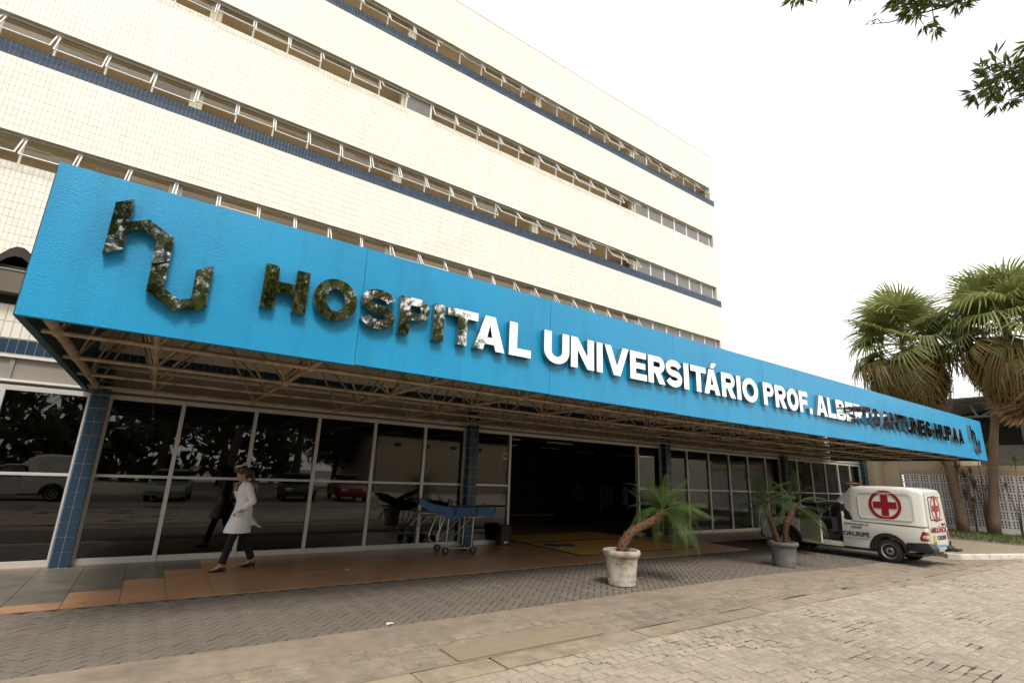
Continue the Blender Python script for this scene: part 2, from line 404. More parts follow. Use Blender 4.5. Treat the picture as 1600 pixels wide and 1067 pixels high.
# --- herringbone block pavement
pavement = struct(bpy.data.objects.new('pavement', None)); C.objects.link(pavement)
sheet('joint_sand', -9, 24, 6.16, 10.4, .25, lambda x, y: gz(x)-.011+.007*mnoise.noise(Vector((x*1.3, y*1.3, 0))), sand_joint, pavement)
pl, pw = .205, .1025; pav = []
c45 = math.sqrt(.5)
for i in range(-140, 330):
    for j in range(-330, 220):
        d = (i-j) % 4
        if d == 0: cu, cv, hor = (i+1)*pw, (j+.5)*pw, True
        elif d == 2: cu, cv, hor = (i+.5)*pw, j*pw, False
        else: continue
        x = (cu-cv)*c45; y = (cu+cv)*c45
        ymax = 8.76 if x < 13.6 else 10.3
        if -7 < x < 22.5 and 6.22 < y < ymax-.03: pav.append((x, y, hor))
pme = [piece_mesh('paver', pl-.013, pw-.013, .02, paver_m, .005) for _ in range(1)]
pav = list({(round(p[0], 3), round(p[1], 3)): p for p in pav}.values())
pav.sort(key=lambda p: p[0]**2+p[1]**2+(60 if p[0] < -.9+(8.5-p[1])*.0 else 0))
mb = MB(); pv = [v.co.copy() for v in pme[0].vertices]; pf = [tuple(f.vertices) for f in pme[0].polygons]
for i, (x, y, hor) in enumerate(pav):
    a = R(45 if hor else 135)+random.uniform(-.02, .02); z = gz(x)-.019+random.uniform(-.003, .002)
    if i < 300:
        o = obj('paver', pme[0], pavement, (x, y, z)); o.rotation_euler = (random.uniform(-.01, .01), random.uniform(-.01, .01), a)
    else:
        ca, sa = math.cos(a), math.sin(a); b = len(mb.v); tx, ty = random.uniform(-.01, .01), random.uniform(-.01, .01)
        mb.v += [(x+p.x*ca-p.y*sa, y+p.x*sa+p.y*ca, z+p.z+tx*p.x+ty*p.y) for p in pv]; mb.f += [tuple(b+q for q in f) for f in pf]
stuff(mb.build('paver_field', paver_m, pavement, fix=False))

# --- stone floor of the entrance
floor = struct(bpy.data.objects.new('entrance_floor', None)); C.objects.link(floor)
MB().box(-14, 31.0, 8.78, 27, -.2, -.012).build('floor_bed', sand_joint, floor)
def slab(x0, x1, y0, y1, m, h=0):
    o = MB().box(x0+.003, x1-.003, y0+.003, y1-.003, -.05, h+random.uniform(-.0015, .0015)).build('floor_slab', m, floor, bevel=.003); return o
gx = [-14, -12.2, -10.4, -8.8, -7.2, -5.6, -4.0, -2.4, -1.2, -.62, -.03, .5, 1.08]
gy = [9.15]*9+[9.72, 10.36, 11.05]
for a, b, yb in zip(gx[:-1], gx[1:], gy):
    slab(a, b, yb, 12.0, grey_slab)
xs = [-14, -11, -8, -5, -2.6, -1.2, -.62, -.03, .5, 1.08]
for a, b, yb in zip(xs[:-1], xs[1:], [9.15]*6+[9.72, 10.36, 11.05]): slab(a, b, 8.78, yb, salmon)
x = 1.08
while x < 30:
    y0 = 8.78
    for y1 in (9.9, 11.0, 12.02):
        if x < 13.6 or y0 > 9.5: slab(x, x+1.22, max(y0, 8.78 if x < 13.5 else 10.3), y1, salmon)
        y0 = y1
    x += 1.22
MB().box(-8, 31, 12.03, 27, -.05, -.002).build('hall_floor', salmon, floor)

# --- pavement, kerb and grass by the side wing
kerb = struct(bpy.data.objects.new('kerb', None)); C.objects.link(kerb)
side_walk = struct(MB().prism([[(19.9, 5.5), (22.3, 4.78), (24.6, 4.1), (27, 2.6), (27, 10.0), (24.0, 11.2), (19.9, 11.2)]], lambda u, v, d: (u, v, d), -.15, .0).build('side_pavement', concrete))
kp = [(19.72, 9.4), (19.70, 5.75), (19.82, 5.48), (20.9, 5.08), (22.2, 4.66), (24.5, 3.95), (27, 2.4), (31, -.6)]
for a, b in zip(kp[1:-1], kp[2:]):
    d = Vector((b[0]-a[0], b[1]-a[1], 0)).normalized(); nrm = Vector((-d.y, d.x, 0))*.16
    A, B = Vector((*a, 0)), Vector((*b, 0))-d*.012
    m2 = MB(); m2.prism([[A.xy, B.xy, (B+nrm).xy, (A+nrm).xy]], lambda u, v, dd: (u, v, dd), -.2, .035)
    m2.build('kerb_stone', white_kerb, kerb, bevel=.02)
verge = struct(MB().prism([[(26.3, 10.8), (26.5, 3.0), (32.4, -6), (32.4, 10.9)]], lambda u, v, d: (u, v, d), -.14, .015).build('verge', earth))
mb = MB()
for k in range(9000):
    x = random.uniform(26.4, 32.2); y = random.uniform(-1, 10.5)
    if x < 26.5+max(0, 3-y): continue
    hgt = random.uniform(.05, .17); a = random.uniform(0, 6.3); dx, dy = .012*math.cos(a), .012*math.sin(a); lx, ly = random.uniform(-.05, .05), random.uniform(-.05, .05)
    mb.tri((x-dx, y-dy, .01), (x+dx, y+dy, .01), (x+lx, y+ly, .01+hgt))
g = mb.build('grass', grass_m, fix=False); tag(g, 'short green grass along the foot of the perforated wall', 'grass', kind='stuff')

# ================================================================== HOSPITAL BUILDING
T = 19.84; D = 12.13
hosp = thing('hospital_building', 'cream tiled hospital block with long ribbon windows and glazed ground floor', 'building', (10, 20, 0))
HP = Vector(hosp.location)
class HMB(MB):     # world coordinates -> child of the hospital empty
    def build(s, name, m, parent=hosp, **k):
        o = MB.build(s, name, m, None, **k); o.parent = parent
        if parent is hosp: o.matrix_parent_inverse = Matrix.Translation(-HP)
        return o
def hpar(o): o.parent = hosp; o.matrix_parent_inverse = Matrix.Translation(-HP); return o
XL, XR = -16.0, 31.62
sills = [10.42, 14.41, 18.42, 22.43]; heads = [11.41, 15.36, 19.42, 23.38]; PT = 26.26
# spandrel cores and cream / blue tiles
bands = [(5.2, sills[0])]+[(heads[i], sills[i+1]) for i in range(3)]+[(heads[3], PT)]
mb = HMB()
for z0, z1 in bands: mb.box(XL, XR, T+.011, T+.30, z0, z1)
mb.box(XR-.42, XR, T+.30, 34, 0, PT); mb.box(XL, XL+.3, T+.30, 34, 0, PT); mb.box(XL, XR, 34, 34.3, 0, PT); mb.box(XL+.3, XR-.42, T+.3, 34, PT-.9, PT-.6)
for i in range(4): mb.box(31.12, XR, T+.011, T+.30, sills[i]-.002, heads[i]+.002)
mb.build('tower_wall', grout)
crects, brects = [], []
for k, (z0, z1) in enumerate(bands):
    top = z1
    if k in (1, 3): top = z1-.492; brects.append((XL, XR, top, z1))
    crects.append((XL, XR, z0, top))
for i in range(4): crects.append((31.13, XR, sills[i], heads[i]))
hpar(tile_field('tile_field', crects, T, cream, None))
# nearest blue band tiles as single tiles, rest as one field
def single_tiles(x0, x1, z0, z1, y, m, me_cache={}):
    xs, zs, dx, dz = tile_grid(x0, x1, z0, z1); key = (round(dx, 4), round(dz, 4), m.name)
    if key not in me_cache: me_cache[key] = piece_mesh('tile', dx-.009, dz-.009, .011, m, .003)
    for z in zs:
        for x in xs:
            o = hpar(obj('tile', me_cache[key], None, (x, y+.011, z))); o.rotation_euler = (R(90), 0, 0)
split = XL+TILE_W*84
single_tiles(split, split+TILE_W*66, brects[0][2], brects[0][3], T, blue_tile)
rest = [(XL, split, brects[0][2], brects[0][3]), (split+TILE_W*66, XR, brects[0][2], brects[0][3]), brects[1]]
hpar(tile_field('blue_tile_field', rest, T, blue_tile, None))
# soffits, back rooms
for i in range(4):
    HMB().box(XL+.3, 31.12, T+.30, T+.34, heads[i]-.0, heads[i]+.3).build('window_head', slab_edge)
    mb = HMB(); mb.box(XL+.3, 31.1, T+.34, 21.5, heads[i]+.06, heads[i]+.2); mb.box(XL+.3, 31.1, 21.5, 21.6, sills[i]-1, heads[i]+.2); mb.box(XL+.3, 31.1, T+.31, 21.5, sills[i]-.6, sills[i]-.5)
    mb.build('room_interior', room)
# windows
pit = 7.97/6; X0 = -.98; WY = T+.20
mull = HMB().box(-.028, .028, -.03, .03, 0, 1).mesh('mullion'); mull.materials.append(white_metal)
SH = .93
sash_me = MB(); fw = .032; sw = pit-.062
sash_me.box(-sw/2, -sw/2+fw, -.018, .018, -SH, 0).box(sw/2-fw, sw/2, -.018, .018, -SH, 0).box(-sw/2+fw, sw/2-fw, -.017, .017, -SH, -SH+fw).box(-sw/2+fw, sw/2-fw, -.017, .017, -fw, 0)
sash_me = sash_me.mesh('window'); sash_me.materials.append(white_metal)
pane_me = MB().box(-sw/2+fw, sw/2-fw, -.003, .003, -SH+fw, -fw).mesh('pane'); pane_me.materials.append(clear_glass)
pane_grey = pane_me.copy(); pane_grey.materials.clear(); pane_grey.materials.append(grey_glass)
closed = {0: set(range(18, 24)), 1: set(range(18, 24)), 2: set(range(18, 24)) | {6}, 3: {18}}
rw = random.Random(5)
for i in range(4):
    hgt = heads[i]-sills[i]
    for n in range(-11, 25):
        x = X0+n*pit
        o = hpar(obj('mullion', mull, None, (x, WY, sills[i]))); o.scale = (1, 1, hgt)
        if n % 6 == 0 and n < 24:
            HMB().box(x-.2, x+.2, WY+.06, WY+.4, sills[i]-1, heads[i]+.06).build('pillar', cream_wall)
        if n < 24:
            c = n in closed[i]
            o = hpar(obj('window', sash_me, None, (x+pit/2, WY, heads[i]-.02)))
            tilt = 0 if c else rw.choice([24, 27, 29, 31, 33, 36, 40]) + rw.uniform(-2, 2)
            if i == 1 and n == 15: tilt = 58
            o.rotation_euler = (-R(tilt), 0, 0)
            obj('pane', pane_grey if c and (i, n) != (3, 18) else pane_me, o)
    HMB().box(XL+.3, 31.1, WY-.028, WY+.028, heads[i]-.02, heads[i]-.001).build('window_track', white_metal)
    HMB().box(XL+.3, 31.1, WY-.03, WY+.03, sills[i]-.001, sills[i]+.03).build('window_sill', white_metal)
# parapet coping, rods, downpipe
HMB().box(XL, XR+.02, T-.02, T+.32, PT, PT+.06).build('coping', cream)
for x in (8.3, 10.15, 11.75, 13.1, 14.4): HMB().tube([(x, T+.2, PT), (x, T+.2, PT+.95)], .032, 6).build('lightning_rod', steel_side)
HMB().tube([(XR+.10, T+.25, 4), (XR+.10, T+.25, 12.7)], .06, 8).build('downpipe', mat('grey_pipe', (.35, .33, .34), .5))

# podium: wall above the shopfront
px0, px1 = XL, 31.05
HMB().box(px0, px1, D+.012, D+.3, 3.5, 4.40).build('podium_wall', grout_pale)
single_tiles(px0+TILE_W*100, px0+TILE_W*126, 3.80, 4.385, D, cream)
hpar(tile_field('podium_tile_field', [(px0, px0+TILE_W*100, 3.80, 4.385), (px0+TILE_W*126, px1, 3.80, 4.385)], D, cream, None))
single_tiles(px0+TILE_W*100, px0+TILE_W*126, 3.54, 3.79, D, blue_tile)
hpar(tile_field('podium_blue_tile_field', [(px0, px0+TILE_W*100, 3.54, 3.79), (px0+TILE_W*126, px1, 3.54, 3.79)], D, blue_tile, None))
HMB().box(px0, px1, D-.01, D+.3, 3.47, 3.5).build('transom_flashing', white_metal)
HMB().box(px0, px1, D+.10, D+.25, 4.41, 4.56).build('painted_gutter_shadow', black_plastic)  # black strip painted in place of the shadow under the gutter
HMB().box(px0, -1.5, D-.22, D+.3, 4.57, 4.97).build('gutter', gutter_m)
HMB().box(px0, -1.5, D-.235, D-.221, 4.955, 4.985).build('gutter_lip', steel_side)
# deep corrugated roof of the podium
rings = []
prof = []
x = px0
while x < px1:
    prof += [(x, 0), (x+.30, 0), (x+.42, .16), (x+.50, .22), (x+.60, .22), (x+.68, .16), (x+.80, 0)]; x += .92
V0 = [(a, D-.30, 5.16+b) for a, b in prof]; V1 = [(a, T, 5.9+b) for a, b in prof]
n = len(prof); mb = HMB(); mb.v = V0+V1+[(a, D-.30, 5.0+b*.9) for a, b in prof]
mb.f = [(q, q+1, n+q+1, n+q) for q in range(n-1)]+[(2*n+q, 2*n+q+1, q+1, q) for q in range(n-1)]
mb.build('podium_roof', dark_roof, fix=False)
HMB().box(px0, px1, D-.2, D+.3, 4.98, 5.05).build('roof_plate', dark_roof)

# ground floor shopfront
colx = [X0+7.97*i for i in range(5)]
colme_f = None
for ci, cxx in enumerate(colx):
    HMB().box(cxx-.125, cxx+.125, D-.27, D+.10, 0, 3.46).build('column', grout_pale)
    y = D-.282
    single = ci == 0
    if single: single_tiles(cxx-.1255, cxx+.1255, 0.01, 3.42, y, blue_tile)
    else: hpar(tile_field('column_tiles', [(cxx-.1255, cxx+.1255, 0.01, 3.42)], y, blue_tile, None))
    # side faces
    for sgn in (-1, 1):
        fld = MB(); xs_, zs_, dx_, dz_ = tile_grid(0, .25, .01, 3.42)
        for zz in zs_:
            for yy in xs_:
                a = D-.268+yy; xx = cxx+sgn*.125
                fld.box(min(xx, xx+sgn*.011), max(xx, xx+sgn*.011), a-dx_/2+.004, a+dx_/2-.004, zz-dz_/2+.004, zz+dz_/2-.004)
        stuff(hpar(fld.build('column_side_tiles', blue_tile, fix=False)))
def fbox(name, x0, x1, z0, z1, d=.05, m=frame_metal): return HMB().box(x0, x1, D-d, D+d, z0, z1).build(name, m, bevel=.004)
DOOR = (X0+7.97+pit, X0+7.97*2-pit)
k = 0
for ci in range(-2, 4):
    c0 = X0+7.97*ci+.128; c1 = X0+7.97*(ci+1)-.128
    if ci == -2: c0 = -13
    door = ci == 1
    # rails
    segs = [(c0, c1)] if not door else [(c0, DOOR[0]), (DOOR[1], c1)]
    for a, b in segs:
        fbox('bottom_rail', a, b, 0, .105, .045); fbox('middle_rail', a, b, 1.485, 1.535, .04)
    fbox('head_rail', c0, c1, 2.90, 2.985, .055); fbox('upper_rail', c0, c1, 3.045, 3.085, .05, white_metal)
    HMB().box(c0, c1, D+.06, D+.10, 2.98, 3.48).build('transom_panel', grey_panel)
    xs_ = [c0]+[X0+7.97*ci+pit*j for j in range(1, 6)]+[c1]
    for j in range(6):
        a, b = xs_[j], xs_[j+1]
        if b <= c0: continue
        if j: fbox('mullion_post', a-.035, a+.035, .0, 2.90, .062)
        else: fbox('jamb', a, a+.06, .0, 2.90, .06)
        if j == 5: fbox('jamb', b-.06, b, .0, 2.90, .06)
        if j: HMB().box(a-.03, a+.03, D+.03, D+.06, 3.085, 3.47).build('transom_stile', grey_panel)
        if door and 1 <= j <= 4: continue
        for z0, z1 in ((.10, 1.49), (1.53, 2.905)):
            HMB().box(a+.03, b-.03, D-.004, D+.004, z0, z1).build('glass_pane', dark_glass)
# fix door posts: remove posts that would stand in the doorway
for o in [o for o in hosp.children if o.name.startswith('mullion_post')]:
    xm = sum(v.co.x for v in o.data.vertices)/len(o.data.vertices)
    if DOOR[0]+.3 < xm < DOOR[1]-.3: bpy.data.objects.remove(o)
# stickers on the glass by the door
HMB().box(DOOR[0]-.20, DOOR[0]-.06, D-.009, D-.005, 2.22, 2.40).build('notice', mat('paper', (.62, .60, .56), .6))
HMB().box(DOOR[0]-.17, DOOR[0]-.09, D-.012, D-.0095, 2.27, 2.35).build('notice_print', black_plastic)
HMB().ball((DOOR[1]+.25, D-.02, 1.63), .05, 10, 6, (1, .3, 1.3)).build('door_lock', white_metal, smooth=True)
# hall behind the glass
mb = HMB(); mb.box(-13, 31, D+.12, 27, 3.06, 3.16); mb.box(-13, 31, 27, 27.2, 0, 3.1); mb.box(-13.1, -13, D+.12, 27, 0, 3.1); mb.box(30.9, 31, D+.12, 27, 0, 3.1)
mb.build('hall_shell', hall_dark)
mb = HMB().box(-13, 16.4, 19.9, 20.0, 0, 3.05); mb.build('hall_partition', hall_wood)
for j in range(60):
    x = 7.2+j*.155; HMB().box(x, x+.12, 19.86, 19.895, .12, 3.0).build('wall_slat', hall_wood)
HMB().box(6, 16.4, 19.84, 19.9, .0, .10).build('skirting', mat('skirting_paint', (.40, .36, .30), .5))
lm = mat('fluorescent_batten', (.75, .75, .72), .4)
for (x, y) in [(.5, 14), (.5, 16.5), (3.4, 14), (3.4, 16.5), (6.0, 14), (6, 16.5), (9.5, 15), (12, 15), (14, 18), (11.5, 18), (17, 15), (19.5, 15), (-2.5, 14), (-2.5, 16), (17, 19), (20, 19)]:
    HMB().box(x, x+1.25, y, y+.07, 3.01, 3.058).build('ceiling_light', lm)

# entrance mats
def door_mat(name, label, x0, x1, y0, y1, logo):
    e = thing(name, label, 'mat', ((x0+x1)/2, (y0+y1)/2, 0)); c = Vector(e.location)
    def L(a, b, cc, d, z0, z1, nm, m): MB().box(a-c.x, b-c.x, cc-c.y, d-c.y, z0, z1).build(nm, m, e, bevel=.002)
    L(x0, x1, y0, y1, .0, .012, 'mat_base', yellow_mat)
    for a, b, cc, d in ((x0-.03, x1+.03, y0-.05, y0, ), (x0-.05, x0-.001, y0, y1), (x1+.001, x1+.05, y0, y1), (x0-.03, x1+.03, y1, y1+.05)): L(a, b, cc, d, 0, .016, 'mat_border', black_plastic)
    if logo:
        pts = [(8.98, 11.38), (9.2, 11.62), (9.46, 11.58), (9.5, 11.35), (9.92, 11.40), (9.85, 11.0), (9.6, 10.82), (9.42, 11.05), (9.1, 10.95)]
        MB().prism([[(p[0]-c.x, p[1]-c.y) for p in pts]], lambda u, v, d: (u, v, d), .012, .0155).build('mat_print', mat_blue, e)
door_mat('door_mat', 'yellow rubber mat with dark blue print lying in front of the doorway', 8.82, 13.1, 9.62, 11.82, True)
door_mat('door_mat', 'plain yellow rubber mat just inside the open doorway', 8.82, 13.1, 11.96, 13.6, False)

# ================================================================== CANOPY
FY = 6.09; FX0, FX1 = -1.24, 27.1; FZ0, FZ1 = 3.02, 4.565
can = thing('entrance_canopy', 'long canopy with bright blue sign fascia on a tubular space frame', 'canopy', (13, 9, 0)); CP = Vector(can.location)
class CMB(MB):
    def build(s, name, m, parent=can, **k):
        o = MB.build(s, name, m, None, **k); o.parent = parent
        if parent is can: o.matrix_parent_inverse = Matrix.Translation(-CP)
        return o
def cpar(o): o.parent = can; o.matrix_parent_inverse = Matrix.Translation(-CP); return o
seams = [FX0, 1.83, 4.89, 7.96, 11.10, 14.2, 17.32, 20.42, 23.52, FX1]
for a, b in zip(seams[:-1], seams[1:]):
    dz = random.uniform(-.012, .012)
    CMB().box(a+.003, b-.003, FY+random.uniform(0, .003), FY+.07, FZ0+dz*.6, FZ1).build('fascia_panel', cyan)
CMB().box(FX0-.02, FX0+.05, FY+.075, D-.02, FZ0, FZ1).build('side_fascia', cyan_edge)
CMB().box(FX1-.05, FX1+.02, FY+.075, D-.3, FZ0, FZ1).build('side_fascia', cyan_edge)
# corrugated roof sheet over the frame
rs = []; prof = []
x = FX0+.06
while x < FX1-.1: prof += [(x, 0), (x+.09, .04), (x+.18, 0)]; x += .18
n = len(prof); mb = CMB(); mb.v = [(a, FY+.08, 4.36+b) for a, b in prof]+[(a, D-.02, 4.28+b) for a, b in prof]; mb.f = [(q, q+1, n+q+1, n+q) for q in range(n-1)]
mb.build('roof_sheet', dark_roof, fix=False)
# space frame
zb, zt = 3.07, 4.16
bx = [-1.05]+[-.18+1.722*i for i in range(16)]; bx = [v for v in bx if v < FX1]
by = [6.99, 8.59, 10.15, 11.72]
tx_ = [(a+b)/2 for a, b in zip(bx[:-1], bx[1:])]+[bx[-1]+.6]; ty_ = [6.25, 7.79, 9.37, 10.93]
for y in by: CMB().tube([(FX0+.06, y, zb), (FX1-.06, y, zb)], .030, 8).build('bottom_chord', steel_tube, smooth=True, auto=60)
for x in bx: CMB().tube([(x, FY+.08, zb+.01), (x, D-.05, zb+.01)], .030 if x > -1 else .05, 8).build('cross_chord', steel_tube, smooth=True, auto=60)
for y in ty_: CMB().tube([(FX0+.06, y, zt), (FX1-.06, y, zt)], .028, 8).build('top_chord', steel_tube, smooth=True, auto=60)
for x in tx_: CMB().tube([(x, FY+.08, zt+.01), (x, D-.05, zt+.01)], .028, 8).build('top_cross_chord', steel_tube, smooth=True, auto=60)
unit = MB().tube([(0,0,0), (0,0,1)], .019, 7).mesh('diagonal'); unit.materials.append(steel_tube); shade(unit, 60)
def strut(p, q):
    p, q = Vector(p), Vector(q); d = q-p
    o = cpar(obj('diagonal', unit, None, p)); o.rotation_euler = d.to_track_quat('Z', 'Y').to_euler(); o.scale = (1, 1, d.length)
for i, x in enumerate(bx):
    for j, y in enumerate(by):
        for xx in ([tx_[i-1]] if i else [])+[tx_[i]]:
            for yy in [ty_[j]]+([ty_[j+1]] if j < 3 else []):
                strut((x, y, zb), (xx, yy, zt))
node = MB().ball((0,0,0), .055, 10, 6).mesh('node'); node.materials.append(steel_tube); shade(node)
for x in bx:
    for y in by: cpar(obj('node', node, None, (x, y, zb)))

# ---- sign lettering
def arc(cx, cz, rx, rz, a0, a1, n=14): return [(cx+rx*math.cos(R(a0+(a1-a0)*i/n)), cz+rz*math.sin(R(a0+(a1-a0)*i/n))) for i in range(n+1)]
def glyph(ch, w, H=.51, t=.145):
    th = .118
    if ch == 'I': return [[(0,0),(w,0),(w,H),(0,H)]]
    if ch == 'H': m0, m1 = H*.38, H*.64; return [[(0,0),(t,0),(t,m0),(w-t,m0),(w-t,0),(w,0),(w,H),(w-t,H),(w-t,m1),(t,m1),(t,H),(0,H)]]
    if ch == 'T': a = (w-t)/2; return [[(a,0),(a+t,0),(a+t,H-th),(w,H-th),(w,H),(0,H),(0,H-th),(a,H-th)]]
    if ch == 'L': return [[(0,0),(w,0),(w,th),(t,th),(t,H),(0,H)]]
    if ch == 'E': return [[(0,0),(w,0),(w,th*.95),(t,th*.95),(t,H*.40),(w*.92,H*.40),(w*.92,H*.61),(t,H*.61),(t,H-th*.95),(w*.98,H-th*.95),(w*.98,H),(0,H)]]
    if ch == 'F': return [[(0,0),(t,0),(t,H*.38),(w*.9,H*.38),(w*.9,H*.60),(t,H*.60),(t,H-th),(w,H-th),(w,H),(0,H)]]
    if ch == 'N': return [[(0,0),(t,0),(t,H*.60),(w-t,0),(w,0),(w,H),(w-t,H),(w-t,H*.40),(t,H),(0,H)]]
    if ch == 'V': return [[(w/2-.08,0),(w/2+.08,0),(w,H),(w-t*1.05,H),(w/2,.16),(t*1.05,H),(0,H)]]
    if ch == 'A':
        a = w/2-.085; k = a/H; lw = .152
        return [[(0,0),(lw,0),(lw+k*.09,.09),(w-lw-k*.09,.09),(w-lw,0),(w,0),(w-a,H),(a,H)], [(lw+k*.19,.19),(w/2,.385),(w-lw-k*.19,.19)]]
    if ch == 'O': return [arc(w/2, H/2, w/2, H/2+.008, 0, 350, 35), arc(w/2, H/2, w/2-t, H/2-.115, 0, 345, 23)]
    if ch == 'U':
        r = w/2; return [[(0,H)]+[(0, r*.8)]+arc(w/2, r*.82, r, r*.82, 180, 360, 18)+[(w,H),(w-t,H)]+[(w-t, r*.8)]+arc(w/2, r*.82, r-t, (r*.82-.11), 360, 180, 14)+[(t,H)]]
    if ch in 'PRB':
        zb_ = H*.40 if ch != 'B' else H*.47; rz = (H-zb_)/2; zc = zb_+rz; rx = min(rz*1.1, w*.5); ox = w*(.98 if ch != 'B' else .92)
        top = arc(ox-rx, zc, rx, rz, -90, 90, 14)
        hole = [(t, zc-rz+.10)]+arc(ox-rx, zc, max(rx-.125, .03), max(rz-.105, .025), -90, 90, 8)+[(t, zc+rz-.10)]
        hole[0] = (t, hole[1][1]); hole[-1] = (t, hole[-2][1])
        if ch == 'P': return [[(0,0),(t,0),(t,zb_)]+top+[(0,H)], hole]
        if ch == 'R': return [[(0,0),(t,0),(t,zb_-.015),(w*.40,zb_-.015),(w-.17,0),(w,0),(w*.72,zb_+.005)]+top[1:]+[(0,H)], hole]
        rz2 = zb_/2; rx2 = rz2*1.1; low = arc(w-rx2, rz2, rx2, rz2, -90, 90, 14)[:-1]
        h2 = [(t, .10)]+arc(w-rx2, rz2, max(rx2-.125, .03), rz2-.1, -90, 90, 8)+[(t, zb_-.10)]
        h2[0] = (t, h2[1][1]); h2[-1] = (t, h2[-2][1])
        return [[(0,0)]+low+top[1:]+[(0,H)], hole, h2]
    if ch == 'S':
        s = .122; rx = w/2-s/2; ry = (H+.01-s)/4; zU = H+.005-s/2-ry; zL = -.005+s/2+ry
        path = arc(w/2, zU, rx, ry, 15, 270, 20)+arc(w/2, zL, rx, ry, 90, -165, 20)[1:]
        L_, R_ = [], []
        for i, p in enumerate(path):
            a = path[max(i-1, 0)]; b = path[min(i+1, len(path)-1)]; dx, dz = b[0]-a[0], b[1]-a[1]; l = math.hypot(dx, dz)
            L_.append((p[0]-dz/l*s/2, p[1]+dx/l*s/2)); R_.append((p[0]+dz/l*s/2, p[1]-dx/l*s/2))
        return ('strip', L_, R_)
    if ch == '-': return [[(0,H*.34),(w,H*.34),(w,H*.54),(0,H*.54)]]
    if ch == '.': return [[(0,0),(w,0),(w,.13),(0,.13)]]
    if ch == "'": return [[(0,H+.03),(.11,H+.03),(.22,H+.14),(.07,H+.14)]]
LET = [('H',.684,1.165),('O',1.235,1.749),('S',1.803,2.255),('P',2.312,2.74),('I',2.80,2.963),('T',3.008,3.495),('A',3.441,3.966),('L',4.045,4.449),
       ('U',4.706,5.22),('N',5.256,5.765),('I',5.828,5.965),('V',6.014,6.606),('E',6.64,7.07),('R',7.112,7.58),('S',7.604,8.073),('I',8.134,8.285),('T',8.347,8.836),('A',8.765,9.29),("'",8.99,9.2),
       ('R',9.36,9.84),('I',9.90,10.05),('O',10.11,10.71)]
def lay(word, x0, x1):
    wd = {'I': .15, '.': .15, '-': .2, 'A': .56, 'O': .56, 'N': .53, 'U': .53, 'T': .5, 'H': .5, 'L': .43, 'F': .45, 'E': .46, 'P': .48, 'R': .52, 'B': .5, 'S': .48}
    tot = sum(wd[c] for c in word); gap = .05; k = (x1-x0-gap*(len(word)-1))/tot; x = x0
    for c in word: LET.append((c, x, x+wd[c]*k)); x += wd[c]*k+gap
lay('PROF.', 10.93, 13.10); lay('ALBERTO', 13.32, 17.08); lay('ANTUNES', 17.2, 21.12); LET.append(('-', 21.18, 21.40)); lay('HUPAA', 21.46, 24.32)
for ch, a, b in LET:
    loops = glyph(ch, b-a); mb = CMB(); to3 = lambda u, v, d: (a+u, d, 3.505+v)
    if loops[0] == 'strip':
        mb.rings([[to3(*p, FY-.085), to3(*q, FY-.085), to3(*q, FY-.004), to3(*p, FY-.004)] for p, q in zip(loops[1], loops[2])])
    else: mb.prism(loops, to3, FY-.085, FY-.004)
    o = mb.build('letter', mirror)
    o.data.materials.append(steel_side)
    for p in o.data.polygons:
        if abs(p.normal.y) < .5: p.material_index = 1
# 'hu' emblem: two reliefs
HU = [[(-.743,4.268),(-.605,4.348),(-.600,4.10),(-.449,4.175),(-.208,4.038),(-.209,3.79),(-.350,3.712),(-.350,3.974),(-.486,4.066),(-.598,4.004),(-.597,3.808),(-.744,3.715)],
      [(-.346,3.694),(-.209,3.765),(-.205,3.489),(-.06,3.40),(.04,3.435),(.037,3.752),(.185,3.839),(.186,3.364),(.044,3.287),(.038,3.355),(-.073,3.27),(-.344,3.428)]]
for cxo, sc_, czo in ((0, 1.0, 0), (25.72, 1.0, -.04)):
    for lp in HU:
        pts = [((u+(.28 if cxo else 0))*sc_+cxo, 3.80+(v-3.80)*sc_+czo) for u, v in lp]
        o = CMB().prism([pts], lambda u, v, d: (u, d, v), FY-.085, FY-.004).build('emblem', mirror); o.data.materials.append(steel_side)
        for p in o.data.polygons:
            if abs(p.normal.y) < .5: p.material_index = 1

# ================================================================== SIDE WING: perforated block wall
WX = 32.4
wing = thing('perforated_wall', 'cream side wing with a screen of white perforated concrete blocks', 'wall', (WX, 6, 0)); WP = Vector(wing.location)
def wpar(o): o.parent = wing; o.matrix_parent_inverse = Matrix.Translation(-WP); return o
white_block = mat('white_screen_block', (.74, .72, .71), .75, var=.1, vscale=3, cvar=.08)
wing_cream = mat('wing_cream_paint', (.50, .42, .29), .7, var=.08, vscale=1.5)
bs = .395
mb = MB()
k = 4; bar = .042; hole = (bs-.008-4*bar)/3
for q in range(4):
    u = -bs/2+.004+q*(bar+hole)
    mb.box(-.04, .04, u, u+bar, -bs/2+.004, bs/2-.004)
    for p in range(3):
        u2 = -bs/2+.004+p*(bar+hole)+bar
        mb.box(-.037, .037, u2, u2+hole, u, u+bar)
blk = mb.mesh('screen_block'); blk.materials.append(white_block)
ys = [10.85-bs/2-bs*i for i in range(22)]
for r in range(6):
    for y in ys: wpar(obj('screen_block', blk, None, (WX+.04, y, .24+bs/2+r*bs+.012*0)))
yend = ys[-1]-bs/2
wpar(MB().box(WX, WX+.2, yend, 10.87, -.3, .24).build('plinth', white_block))
wpar(MB().box(WX+.6, WX+.7, yend, 10.9, -.3, 3.0).build('back_wall', mat('painted_shade_wall', (.03, .027, .024), .9)))  # near-black colour stands in for the shade behind the block holes
wpar(MB().box(WX-.005, WX+.25, yend, 10.87, .24+6*bs+.002, 3.06).build('lintel', wing_cream))
